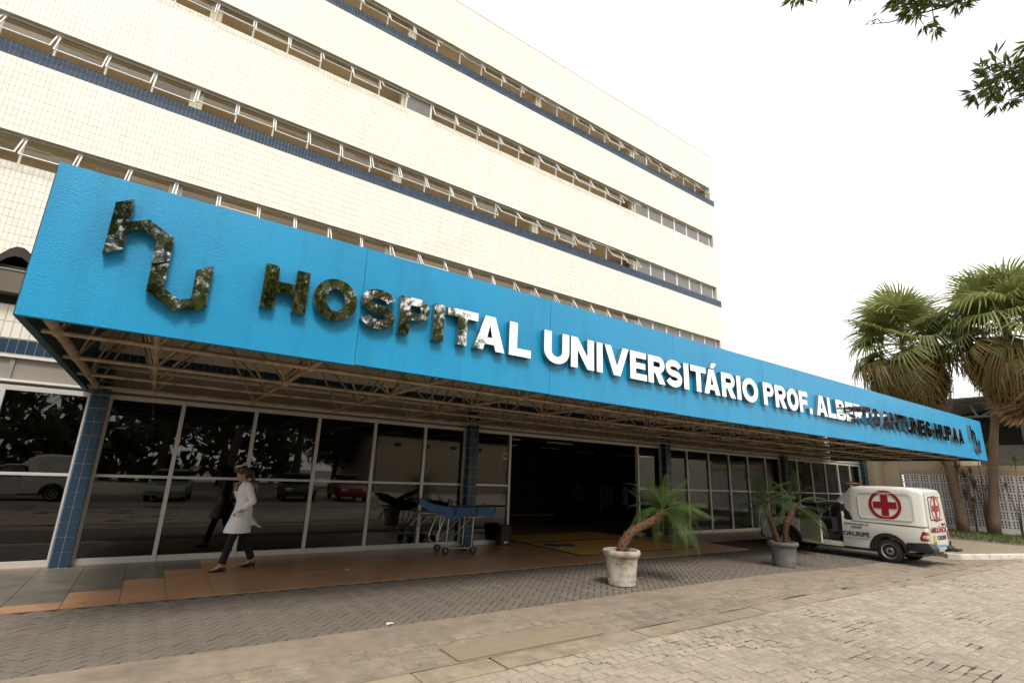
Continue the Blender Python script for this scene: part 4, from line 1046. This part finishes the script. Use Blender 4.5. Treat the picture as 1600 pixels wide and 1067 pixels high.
    MB().prism([ring_o, ring_i], lambda u, v, d: (W+.002-sl*max(0, v-.99)+d, u, v), 0, .012).build('panel_moulding', car_white, box)
    if decals:
        cy, cz, ro, ri = -.03, 1.475, .385, .31
        side_piece([arcpts(cy, cz, ro, 0, 350, 35), arcpts(cy, cz, ri, 0, 350, 35)], 'red_ring', red_print)
        a, b = .085, .275; X_ = [(a,a),(b,a),(b,-a),(a,-a),(a,-b),(-a,-b),(-a,-a),(-b,-a),(-b,a),(-a,a),(-a,b),(a,b)]
        side_piece([[(cy+p[0], cz+p[1]) for p in X_]], 'red_cross', red_print)
        tm = Matrix(((0,0,-1,-W-.004),(-1,0,0,0),(0,1,0,0),(0,0,0,1)))
        def place(y, z): m_ = tm.copy(); m_[1][3] = y; m_[2][3] = z; return m_
        text_mesh('CORURIPE', .165, blue_print, 'lettering', e, place(1.20, .60), .006)
        text_mesh('SECRETARIA MUN. DE', .062, blue_print, 'lettering', e, place(1.03, .90), .001); text_mesh('SAÚDE', .085, blue_print, 'lettering', e, place(.86, .81), .002)
        MB().box(-W-.004, -W-.001, .42, 1.06, .535, .543).build('pinstripe', blue_print, e)
    # arches, sills, bumper in black plastic
    for yc in (0, 2.72):
        for sg in (-1, 1):
            o_ = arcpts(yc, .30, .455, -2, 182, 18); i_ = arcpts(yc, .30, .355, 182, -2, 18)
            ex([o_+i_], sg*W-.03, sg*W+.028, 'wheel_arch', black_plastic, bev=.012)
    for sg in (-1, 1):
        ex([[(-.88, .36), (-.895, .60), (-.42, .56), (-.38, .36)]], sg*W-.03, sg*W+.022, 'corner_cladding', black_plastic, bev=.01)
    ex([[(-.74, .33), (-.98, .35), (-.99, .46), (-.90, .58), (-.74, .56)]], -W-.01, -.42, 'rear_bumper', black_plastic, bev=.03)
    ex([[(-.74, .33), (-.96, .35), (-.97, .44), (-.88, .50), (-.74, .50)]], .42, W+.01, 'rear_bumper', black_plastic, bev=.03)
    MB().box(.45, W+.02, -1.12, -.96, .36, .42).build('rear_step', black_plastic, e, bevel=.02)
    ex([[(-.885, .64), (-.89, .86), (-.80, .88), (-.72, .70), (-.74, .63)]], -W-.006, -W+.14, 'tail_lamp', tail_red, bev=.012); ex([[(-.885, .64), (-.89, .86), (-.80, .88), (-.72, .70), (-.74, .63)]], W-.14, W+.006, 'tail_lamp', tail_red, bev=.012)
    ex([[(-.894, .70), (-.897, .78), (-.80, .78), (-.78, .70)]], -W-.009, -W+.13, 'reverse_lamp', lamp_clear, bev=.008)
    # rear door with window and lettering
    rd = MB().prism([rounded(-.60, .60, .40, 1.86, .07)], lambda u, v, d: (u*(1-.10*max(0, v-1)), -.872-d-.0, v), 0, .022).build('rear_door', car_white, e, bevel=.008)
    MB().prism([rounded(-.44, .44, 1.14, 1.74, .06)], lambda u, v, d: (u*(1-.10*max(0, v-1)), -.896-d, v), 0, .006).build('window_seal', black_plastic, rd)
    MB().prism([rounded(-.41, .41, 1.17, 1.71, .05)], lambda u, v, d: (u*(1-.10*max(0, v-1)), -.903-d, v), 0, .004).build('rear_window', car_white, rd)
    if decals:
        rear3 = lambda u, v, d: (u, -.908-d, v)
        MB().prism([arcpts(0, 1.44, .33, 0, 350, 35), arcpts(0, 1.44, .275, 0, 350, 35)], rear3, 0, .003).build('red_ring', red_print, rd)
        MB().prism([[(p[0]*.85, 1.44+p[1]*.95) for p in X_]], rear3, 0, .003).build('red_cross', red_print, rd)
        tr = Matrix(((1,0,0,0),(0,0,-1,-.899),(0,1,0,0),(0,0,0,1)))
        def pr(x, z): m_ = tr.copy(); m_[0][3] = x; m_[2][3] = z; return m_
        text_mesh('AMBULÂNCIA', .185, red_print, 'lettering', rd, pr(-.56, .84), .004)
        text_mesh('CORURIPE', .14, blue_print, 'lettering', rd, pr(-.16, .66), .004)
        MB().prism([arcpts(-.36, .69, .10, 0, 350, 20)], lambda u, v, d: (u, -.897-d, v), 0, .003).build('yellow_emblem', mat('yellow_decal', (.55, .36, .04), .5), rd)
        MB().prism([[(-.48, .52), (-.24, .52), (-.24, .63), (-.48, .60)]], lambda u, v, d: (u, -.897-d, v), 0, .004).build('green_emblem', mat('green_decal', (.12, .28, .08), .5), rd)
        MB().prism([[(-.54, .47), (.5, .49), (.5, .52), (-.54, .55)]], lambda u, v, d: (u, -.897-d, v), 0, .0035).build('blue_stripe', mat('sky_decal', (.10, .32, .50), .5), rd)
        MB().prism([rounded(-.24, .20, .40-.03, .50-.03, .01)], lambda u, v, d: (u, -.90-d, v), 0, .008).build('number_plate', mat('plate_grey', (.42, .41, .40), .5), rd)
    MB().box(.30, .46, -.935, -.895, 1.02, 1.06).build('door_handle', black_plastic, rd, bevel=.008)
    # beacon bar
    bb = MB().ball((0, 1.02, 2.03), .30, 16, 8, (2.0, .42, .17)).build('beacon_bar', mat('beacon_red', (.22, .008, .01), .2, coat=.6), e, smooth=True)
    for sx in (-.4, .4): MB().tube([(sx, 1.02, 2.0), (sx, 1.02, 1.66)], .02, 6).build('beacon_bracket', black_plastic, bb)
    for yc in (0, 2.72):
        wheel(e, -W+.075, yc, .30, .30, .175, -1); wheel(e, W-.075, yc, .30, .30, .175, 1)
    # driver's door
    def dr(u, v, d): return (-d, -u, v)      # local door frame: hinge at origin, door runs towards -Y
    low = [(.0, .38), (1.16, .38), (1.17, .96), (.0, .96)]
    a_ = R(-38) if opened else 0
    m_door = MB().prism([low], dr, -.05, .0).build('driver_door', car_white, e, bevel=.015)
    m_door.location = (-W+.0, 2.29, 0); m_door.rotation_euler = (0, 0, a_)
    MB().prism([[(.0, .965), (1.165, .965), (1.11, 1.46), (.42, 1.40)], [(.12, .99), (.46, 1.36), (1.06, 1.42), (1.11, .99)]], dr, -.04, -.005).build('window_frame', black_plastic, m_door)
    MB().prism([[(.10, .98), (.46, 1.37), (1.07, 1.43), (1.12, .98)]], dr, -.025, -.02).build('door_window', dark_glass, m_door)
    MB().prism([[(.08, .45), (1.1, .45), (1.1, .92), (.08, .92)]], dr, -.08, -.051).build('door_lining', seat_m, m_door, bevel=.01)
    MB().ball((-.12, -.18, 1.02), .10, 10, 7, (1.0, .5, .75)).build('mirror', black_plastic, m_door, smooth=True)
    MB().box(-.015, .0, -1.10, -.95, .84, .87).build('handle', black_plastic, m_door)
    return e
amb = ambulance('white pickup ambulance with red cross parked under the canopy, driver door open', (17.43, 6.08, -.1))

# other vehicles across the road, seen in the glass
amb2 = ambulance('white ambulance parked across the road facing the car park', (-3.2, -6.4, -.012), R(97), opened=False)
def parked_car(label, loc, rz, paint):
    e = thing('parked_car', label, 'car', loc, rz, 'cars parked across the road')
    W = .83; P = lambda loops, x0, x1, nm, m, b=.04: MB().prism(loops, lambda u, v, d: (d, u, v), x0, x1).build(nm, m, e, bevel=b, smooth=True, auto=35)
    low = [(-.75, .30), (-.80, .55), (-.74, .90), (.2, .94), (2.1, .94), (2.6, .88), (3.2, .76), (3.32, .5), (3.25, .28)]+arcpts(2.5, .29, .35, 0, 180)+arcpts(0, .29, .35, 0, 180)
    P([low], -W, W, 'body', paint)
    mb = MB(); q = lambda y, z, w_: [(-w_, y, z), (w_, y, z)]
    cab = [(-.70, .90), (-.30, 1.38), (.3, 1.47), (1.2, 1.44), (2.1, .92)]
    MB().prism([cab], lambda u, v, d: (d*(1-.22*max(0, (v-.9)/.57)), u, v), -W+.03, W-.03).build('cabin_glass', car_glass, e)
    MB().prism([[(-.34, 1.37), (.3, 1.465), (1.2, 1.435), (1.26, 1.41), (1.2, 1.475), (.3, 1.505), (-.34, 1.42)]], lambda u, v, d: (d, u, v), -W*.80, W*.80).build('roof', paint, e, bevel=.015)
    for yc in (0, 2.5): wheel(e, -W+.08, yc, .29, .29, .18, -1); wheel(e, W-.08, yc, .29, .29, .18, 1)
    for sg in (-1, 1):
        P([rounded(3.02, 3.28, .58, .74, .05)], sg*.58-.16, sg*.58+.16, 'headlight', lamp_clear, .02); P([rounded(-.80, -.68, .62, .84, .04)], sg*.62-.13, sg*.62+.13, 'tail_lamp', tail_red, .02)
parked_car('silver hatchback parked across the road with its nose to the entrance', (1.2, -8.6, -.012), R(8), mat('silver_paint', (.40, .40, .40), .3, metal=.4))
parked_car('white hatchback parked across the road with its nose to the entrance', (4.2, -8.9, -.012), R(4), mat('plain_white_paint', (.6, .6, .6), .3))
parked_car('dark grey hatchback parked beside a white one across the road', (7.2, -8.7, -.012), R(6), mat('graphite_paint', (.06, .06, .065), .3))
parked_car('red hatchback parked across the road at the end of the row', (10.2, -9.0, -.012), R(5), mat('red_paint', (.25, .02, .02), .3))
# low clinic beyond the car park
cl = thing('clinic_building', 'low cream building with blue roof band beyond the car park', 'building', (27, -22, 0)); CLP = Vector(cl.location)
def cpar2(o): o.parent = cl; o.matrix_parent_inverse = Matrix.Translation(-CLP); return o
cpar2(MB().box(17, 33, -36, -22, -.2, 5.0).build('wall', wing_cream)); cpar2(MB().box(16.7, 33.3, -36.2, -21.7, 5.0, 6.6).build('roof_band', mat('slate_blue_cladding', (.05, .08, .13), .6)))
for x in (18.5, 21.5, 24.5, 27.5): cpar2(MB().box(x, x+.7, -22.06, -21.98, 4.1, 4.4).build('vent', black_plastic))

# ================================================================== STRETCHER
chrome = mat('stretcher_steel', (.50, .48, .44), .3, metal=.9, var=.1); sheet_blue = mat('blue_sheet', (.06, .14, .29), .85, var=.15, vscale=6); vinyl = mat('black_vinyl', (.012, .012, .013), .5)
st = thing('stretcher', 'wheeled ambulance stretcher with rumpled blue sheet in front of the glass', 'stretcher', (5.95, 11.08, 0), R(-6))
def rail(nm, pts, rd=.014, m=chrome, par=st): return MB().tube(pts, rd, 7).build(nm, m, par, smooth=True, auto=60)
for y in (-.26, .26):
    rail('side_rail', [(-.80, y, .90), (1.02, y, .885)], .017); rail('lower_rail', [(-.62, y, .82), (.72, y, .81)], .013)
    rail('leg', [(-.20, y, .82), (-.36, y, .40), (-.36, y, .28), (-.20, y, .17), (-.12, y, .15)]); rail('leg', [(-.10, y, .82), (-.13, y, .16)]); rail('leg', [(.52, y, .81), (.50, y, .15)]); rail('brace', [(.44, y, .80), (-.11, y, .26)])
    rail('foot_bar', [(-.18, y, .15), (.60, y, .13)]); rail('head_leg', [(-.62, y, .82), (-.78, y, .66)], .016)
for x, z in ((-.80, .90), (1.02, .885), (-.13, .17), (.50, .15), (-.62, .82), (.72, .81)): rail('cross_bar', [(x, -.26, z), (x, .26, z)])
for x in (-.14, .54):
    for y in (-.26, .26):
        wl = MB().rings([[(x+pr*math.cos(q/18*6.283), y+px, .085+pr*math.sin(q/18*6.283)) for q in range(18)] for px, pr in ((-.022, .05), (-.022, .078), (-.012, .085), (.012, .085), (.022, .078), (.022, .05))]).build('castor', rubber, st, smooth=True, auto=40)
        MB().rings([[(x+pr*math.cos(q/14*6.283), y+px, .085+pr*math.sin(q/14*6.283)) for q in range(14)] for px, pr in ((-.025, .006), (-.025, .05), (.025, .05), (.025, .006))]).build('castor_hub', mat('castor_red', (.16, .03, .025), .5), wl)
        rail('fork', [(x, y, .16), (x, y-.03, .09)], .012)
for y in (-.2, .2): rail('head_castor_arm', [(-.78, y, .66), (-.84, y, .60)], .02); 
mat_rings = []
for x, z in ((-.98, 1.16), (-.80, 1.10), (-.50, .985), (-.2, .935), (.2, .925), (.6, .93), (.95, .92)):
    mat_rings.append([(x, -.27, z), (x, -.27, z+.05), (x, -.2, z+.08), (x, .2, z+.08), (x, .27, z+.05), (x, .27, z)])
MB().rings(mat_rings).build('mattress', vinyl, st, smooth=True, auto=50)
V = []; nx, ny = 44, 16
for i in range(nx+1):
    for j in range(ny+1):
        u = i/nx; v = j/ny; x = -.86+1.90*u
        zt_ = np.interp(x, [-.98, -.8, -.5, -.2, .2, .6, .95, 1.1], [1.25, 1.19, 1.07, 1.02, 1.01, 1.015, 1.0, .96])
        drop = .13+.10*max(0, math.sin(u*5.2-.7))+.03*math.sin(u*17)
        if v < .3: t = 1-v/.3; y = -.322-(.022*math.sin(u*44)+.012*math.sin(u*71+1))*t; z = zt_+.005-drop*t
        else: t = (v-.3)/.7; y = -.312+.30*t; z = zt_+.022+.012*math.sin(u*31+v*5)*math.sin(v*9)
        V.append((x, y, z))
F = [(i*(ny+1)+j, (i+1)*(ny+1)+j, (i+1)*(ny+1)+j+1, i*(ny+1)+j+1) for i in range(nx) for j in range(ny)]
me = bpy.data.meshes.new('blue_sheet'); me.from_pydata(V, [], F); me.update(); me.materials.append(sheet_blue); shade(me); obj('blue_sheet', me, st)
MB().tri((.86, -.28, .97), (1.06, -.28, .90), (.93, -.29, .74)).tri((.86, -.27, .97), (.93, -.29, .74), (.80, -.275, .90)).build('sheet_corner', sheet_blue, st)
rail('foot_handle', [(.98, -.25, .92), (.98, -.25, 1.06), (1.02, -.25, 1.09), (1.08, -.25, 1.06), (1.09, -.25, .90)], .016, vinyl); rail('foot_handle', [(.98, .25, .92), (.98, .25, 1.06), (1.02, .25, 1.09), (1.08, .25, 1.06), (1.09, .25, .90)], .016, vinyl)
rail('side_guard', [(-.10, -.29, .90), (-.06, -.30, 1.03), (.40, -.30, 1.05), (.52, -.29, .90)], .015, vinyl); rail('side_guard', [(-.10, .29, .90), (-.06, .30, 1.10), (.36, .30, 1.12), (.46, .29, .90)], .015, vinyl)
for x in (.02, .55): MB().box(x-.022, x+.022, -.342, -.332, .86, 1.0).build('strap', vinyl, st)

# waste bins at the door jambs
def bin_(label, loc, k):
    b = thing('waste_bin', label, 'bin', loc); c = MB()
    c.rings([[(sx*(w_), sy*(d_), z) for sx, sy in ((-1,-1),(1,-1),(1,1),(-1,1))] for w_, d_, z in ((.13, .12, 0), (.165, .15, .50*k), (.175, .16, .50*k), (.175, .16, .53*k))]).build('bucket', black_plastic, b, bevel=.012)
    MB().rings([[(sx*w_, sy*d_, z) for sx, sy in ((-1,-1),(1,-1),(1,1),(-1,1))] for w_, d_, z in ((.18, .165, .531*k), (.17, .155, .57*k), (.12, .10, .60*k))]).build('lid', black_plastic, b, bevel=.012)
    MB().box(-.05, .05, -.158, -.148, .06, .10).build('sticker', white_metal, b)
bin_('black plastic waste bin standing at the door jamb near the stretcher', (8.02, 11.86, 0), .85)
bin_('small black waste bin behind the leaning potted palm', (13.95, 11.86, 0), .75)

# ================================================================== PEOPLE
skin_m = mat('skin', (.42, .23, .155), .5, var=.05); hair_m = mat('brown_hair', (.055, .022, .012), .5, var=.3, vscale=30); coat_m = mat('white_coat', (.80, .79, .80), .8, var=.03); trousers = mat('black_trousers', (.005, .005, .005), .8); shoe_m = mat('black_shoe', (.010, .009, .010), .3)
def remesh(mb, name, m, parent, vox, sm=6, disp=0, cut=None):
    me = mb.mesh('tmp'); o = bpy.data.objects.new('tmp', me)
    bm = bmesh.new(); bm.from_mesh(me); bmesh.ops.recalc_face_normals(bm, faces=bm.faces); bm.to_mesh(me); bm.free()
    md = o.modifiers.new('r', 'REMESH'); md.mode = 'VOXEL'; md.voxel_size = vox
    if sm: s_ = o.modifiers.new('s', 'SMOOTH'); s_.factor = .5; s_.iterations = sm
    me2 = evaluated(o); bpy.data.objects.remove(o)
    if disp:
        co = np.empty(len(me2.vertices)*3); no = np.empty(len(me2.vertices)*3); me2.vertices.foreach_get('co', co); me2.vertices.foreach_get('normal', no)
        co = co.reshape(-1, 3); no = no.reshape(-1, 3)
        nn = np.array([mnoise.noise(Vector((x*7, y*7, z*3)))+.5*mnoise.noise(Vector((x*16, y*16, z*6))) for x, y, z in co.tolist()])
        me2.vertices.foreach_set('co', (co+no*nn[:, None]*disp).ravel()); me2.update()
    me2.name = name; me2.materials.clear(); me2.materials.append(m); shade(me2); return obj(name, me2, parent)
def ell(mb, secs_, n=18):   # stack of ellipses (cx, cy, z, rx, ry)
    mb.rings([[(cx+rx*math.cos(q/n*6.283), cy+ry*math.sin(q/n*6.283), z) for q in range(n)] for cx, cy, z, rx, ry in secs_])
def head(mb, c, tilt):
    c = Vector(c); ct, s_ = math.cos(tilt), math.sin(tilt)
    def P(f, l, u): return c+Vector((-(f*ct+u*s_), -l, u*ct-f*s_))     # f forward (-X), l left (-Y), u up; tilt bows forward
    mb.ball(P(-.012, 0, .03), .094, 14, 10, (1.03, .82, 1.06)); mb.ball(P(.025, 0, -.03), .072, 12, 8, (.95, .86, 1.15)); mb.ball(P(.058, 0, -.092), .030, 8, 6, (1, 1.1, .8))
    mb.cone(P(.083, 0, .012), P(.106, 0, -.022), .009, .014, 8); mb.ball(P(.082, 0, -.060), .018, 8, 5, (.7, 1.3, .55)); mb.ball(P(.074, 0, .03), .03, 8, 6, (.6, 1.5, .5))
    for l in (-1, 1): mb.ball(P(-.01, l*.080, -.012), .026, 8, 6, (.8, .35, 1.2))
    return P
def hand(mb, w_, d, palm_n, curl, s_=1.0):
    """palm + five fingers; d = pointing direction, palm_n = direction the palm faces"""
    w_ = Vector(w_); d = Vector(d).normalized(); n_ = Vector(palm_n); n_ = (n_-d*n_.dot(d)).normalized(); s2 = d.cross(n_)
    k = w_+d*.085*s_
    mb.cone(w_, w_+d*.03*s_, .024*s_, .026*s_)
    for q in (-1.2, -.4, .4, 1.2): mb.cone(w_+d*.02*s_+s2*q*.012*s_, k+s2*q*.019*s_, .016*s_, .013*s_, 8)
    for q, L in ((-1.2, .062), (-.4, .075), (.4, .08), (1.2, .068)):
        a = k+s2*q*.020*s_; b = a+(d*math.cos(curl*.5)+n_*math.sin(curl*.5))*L*.5*s_; c_ = b+(d*math.cos(curl*1.3)+n_*math.sin(curl*1.3))*L*.5*s_
        mb.cone(a, b, .0105*s_, .0095*s_, 7); mb.cone(b, c_, .0095*s_, .008*s_, 7)
    a = w_+d*.03*s_+s2*.026*s_; b = a+(d*.7+s2*.7+n_*.2).normalized()*.04*s_; mb.cone(a, b, .013*s_, .011*s_, 7); mb.cone(b, b+(d*.9+s2*.25+n_*.35).normalized()*.03*s_, .011*s_, .009*s_, 7)
# woman walking along the front (towards -X), left side to the road
wm = thing('person', 'person in white coat and black trousers walking past the glass front, head bowed', 'person', (1.52, 10.66, 0), R(4))
b = MB()
P = head(b, (-.105, 0, 1.625), .42); b.cone((-.02, 0, 1.46), (-.075, 0, 1.56), .056, .050)
ell(b, [(0, 0, .88, .12, .155), (0, 0, 1.0, .115, .16), (.0, 0, 1.15, .10, .125), (-.01, 0, 1.30, .115, .15), (-.01, 0, 1.42, .10, .155), (-.01, 0, 1.48, .06, .08)])
legL = [(.0, -.085, .92), (-.14, -.085, .52), (-.225, -.08, .115)]; legR = [(.02, .085, .92), (.10, .08, .52), (.285, .08, .15)]
for L_ in (legL, legR):
    b.cone(L_[0], L_[1], .082, .055, 12); b.cone(L_[1], L_[2], .055, .036, 12); a = Vector(L_[2]); b.cone(a, a+Vector((-.06, 0, -.06)), .036, .034); b.cone(a+Vector((-.05, 0, -.062)), a+Vector((-.15, 0, -.085)), .030, .024); b.cone(a, a+Vector((.03, 0, -.05)), .034, .028)
shL, shR = (-.01, -.165, 1.425), (-.01, .165, 1.425)
armL = [shL, (.09, -.225, 1.17), (-.075, -.205, 1.005)]; armR = [shR, (-.05, .21, 1.17), (-.16, .10, 1.36)]
for A in (armL, armR): b.cone(A[0], A[1], .048, .038, 10); b.cone(A[1], A[2], .038, .026, 10)
hand(b, armL[2], (-.75, .25, -.65), (0, 1, 0), .7); hand(b, armR[2], (-.1, -.35, 1), (.9, -.3, .1), .9)
remesh(b, 'body', skin_m, wm, .0065, 3)
t_ = MB()
for L_, sg in ((legL, 1), (legR, 1)):
    t_.cone(L_[0], L_[1], .098, .072, 14); a, c_ = Vector(L_[1]), Vector(L_[2]); t_.tube([a, a.lerp(c_, .5), a.lerp(c_, .97)], [.072, .064, .062], 14)
ell(t_, [(0, 0, .80, .14, .17), (0, 0, .95, .135, .172), (0, 0, 1.06, .12, .15)])
remesh(t_, 'trousers', trousers, wm, .010, 5, .004)
c_ = MB()
ell(c_, [(-.045, 0, .625, .225, .235), (-.04, 0, .72, .205, .22), (-.02, 0, .86, .175, .20), (0, 0, 1.0, .15, .185), (0, 0, 1.15, .132, .158), (-.005, 0, 1.30, .138, .172), (-.01, 0, 1.40, .125, .185), (-.015, 0, 1.46, .085, .125), (-.025, 0, 1.50, .065, .075)], 24)
for A in (armL, armR):
    a = Vector(A[1]).lerp(Vector(A[2]), .86); c_.cone(A[0], A[1], .068, .058, 12); c_.tube([A[1], a], [.058, .046], 12); c_.ball(A[1], .058, 12, 8)
c_.cone((-.02, -.05, 1.475), (-.10, -.045, 1.40), .022, .016); c_.cone((-.02, .05, 1.475), (-.10, .045, 1.40), .022, .016)
coat = remesh(c_, 'coat', coat_m, wm, .010, 4, .007)
fl_ = []
for i in range(9):
    u = i/8; fl_.append([(.13+.03*u+.24*u*v**1.3, .05+.10*u*(1-v*.3)-.15+.20*u, .98-.25*v-.03*u*v+.02*math.sin(u*5)) for v in [q/7 for q in range(8)]])
mb = MB(); mb.rings(fl_, cap=False, close=False); o = mb.build('coat_tail', coat_m, coat, smooth=True); md = o.modifiers.new('t', 'SOLIDIFY'); md.thickness = .006
MB().box(-.165, -.06, -.214, -.208, .90, .985).build('pocket', coat_m, coat)
h_ = MB(); h_.ball(P(-.028, 0, .045), .106, 14, 10, (1.02, .86, 1.0)); h_.ball(P(-.06, 0, -.02), .088, 12, 8, (.8, .92, 1.1)); h_.ball(P(.045, 0, .085), .055, 10, 6, (1, 1.2, .5))
h_.cone(P(-.10, 0, .05), P(-.16, 0, -.03), .035, .04); pt = P(-.16, 0, -.03); h_.cone(pt, pt+Vector((.035, -.01, -.15)), .042, .036); h_.cone(pt+Vector((.035, -.01, -.15)), pt+Vector((.03, -.02, -.27)), .036, .014)
remesh(h_, 'hair', hair_m, wm, .008, 2, .004)
for L_ in (legL, legR):
    a = Vector(L_[2]); s_ = MB(); s_.cone(a+Vector((.035, 0, -.072)), a+Vector((-.05, 0, -.085)), .040, .044, 10); s_.cone(a+Vector((-.05, 0, -.092)), a+Vector((-.165, 0, -.094 if L_ is legL else -.100)), .042, .022, 10); s_.tube([a+Vector((.05, 0, -.06)), a+Vector((.055, 0, -.115 if L_ is legL else -.15))], [.022, .009], 8)
    remesh(s_, 'shoe', shoe_m, wm, .006, 2)
# two people standing inside the hall
def standing(label, loc, rz, top_m, low_m, coat_len, group='people standing in the hall'):
    e = thing('person', label, 'person', loc, rz, group); b = MB()
    P = head(b, (-.02, 0, 1.60), .05); b.cone((0, 0, 1.42), (-.01, 0, 1.53), .058, .052)
    ell(b, [(0, 0, .84, .12, .165), (0, 0, 1.05, .11, .15), (0, 0, 1.30, .12, .17), (0, 0, 1.42, .09, .15)])
    for sg in (-1, 1):
        b.cone((0, sg*.09, .88), (-.01, sg*.095, .48), .085, .058); b.cone((-.01, sg*.095, .48), (.02, sg*.10, .09), .058, .04); b.cone((.02, sg*.10, .045), (-.15, sg*.11, .035), .042, .032)
        b.cone((0, sg*.18, 1.38), (.05, sg*.23, 1.10), .05, .04); b.cone((.05, sg*.23, 1.10), (-.08, sg*.21, .90), .04, .028); hand(b, (-.08, sg*.21, .90), (-.5, 0, -.8), (0, -sg, 0), .5)
    remesh(b, 'body', skin_m, e, .010, 3)
    t_ = MB(); z0 = .60 if coat_len else .86
    ell(t_, [(0, 0, z0, .17, .215), (0, 0, 1.05, .135, .175), (0, 0, 1.30, .14, .19), (0, 0, 1.42, .11, .18), (0, 0, 1.47, .06, .08)])
    for sg in (-1, 1): t_.cone((0, sg*.18, 1.38), (.05, sg*.23, 1.10), .068, .056); t_.tube([(.05, sg*.23, 1.10), (-.05, sg*.215, .94)] if coat_len else [(.05, sg*.23, 1.12), (.03, sg*.225, 1.06)], [.056, .046], 12)
    remesh(t_, 'coat' if coat_len else 'shirt', top_m, e, .012, 4, .006)
    l_ = MB()
    for sg in (-1, 1): l_.cone((0, sg*.09, .88), (-.01, sg*.095, .48), .10, .075); l_.tube([(-.01, sg*.095, .48), (.02, sg*.10, .07)], [.075, .062], 12)
    ell(l_, [(0, 0, .78, .13, .175), (0, 0, .95, .125, .165)]); remesh(l_, 'trousers', low_m, e, .012, 3)
    hh = MB(); hh.ball(P(-.025, 0, .045), .105, 12, 8, (1.02, .88, 1.0)); hh.ball(P(-.05, 0, -.02), .085, 10, 7, (.8, .92, 1)); remesh(hh, 'hair', mat('dark_hair', (.015, .012, .010), .5), e, .010, 2)
    return e
standing('person in beige shirt and jeans standing inside the dark hall', (16.9, 18.7, 0), R(60), mat('beige_shirt', (.30, .22, .15), .8, var=.1), mat('blue_jeans', (.04, .05, .08), .8), False)
standing('person in long white coat standing inside the hall near the door', (19.6, 18.3, 0), R(-40), coat_m, trousers, True)
kio = thing('notice_kiosk', 'pale information panel standing on the hall floor', 'panel', (19.35, 19.3, 0), R(-38))
MB().box(-.36, .36, -.04, .04, .45, 1.45).build('board', mat('pale_board', (.34, .31, .27), .6), kio, bevel=.01); MB().box(-.24, -.02, -.046, -.041, 1.05, 1.33).build('poster', mat('poster_blue', (.05, .08, .16), .6), kio)
for x in (-.3, .3): MB().box(x-.02, x+.02, -.03, .03, 0, .45).build('leg', steel_side, kio)

# bits of litter and fallen leaves
for k, (x, y, lb, m) in enumerate([(3.3, 9.95, 'scrap of white paper on the stone floor', white_metal), (-.42, 9.0, 'yellow fallen leaf on the salmon stone', mat('yellow_leaf', (.45, .25, .04), .7)), (2.7, 6.35, 'small white scrap on the block paving', white_metal)]):
    mb = MB(); mb.rings([[(-.05, -.02, .004), (.04, -.03, .010), (.06, .03, .004), (-.03, .03, .012)], [(-.05, -.02, .007), (.04, -.03, .013), (.06, .03, .007), (-.03, .03, .015)]])
    o = mb.build('litter', m); o.location = (x, y, .0); tag(o, lb, 'litter')

bpy.data.scenes.remove(tmp_sc)
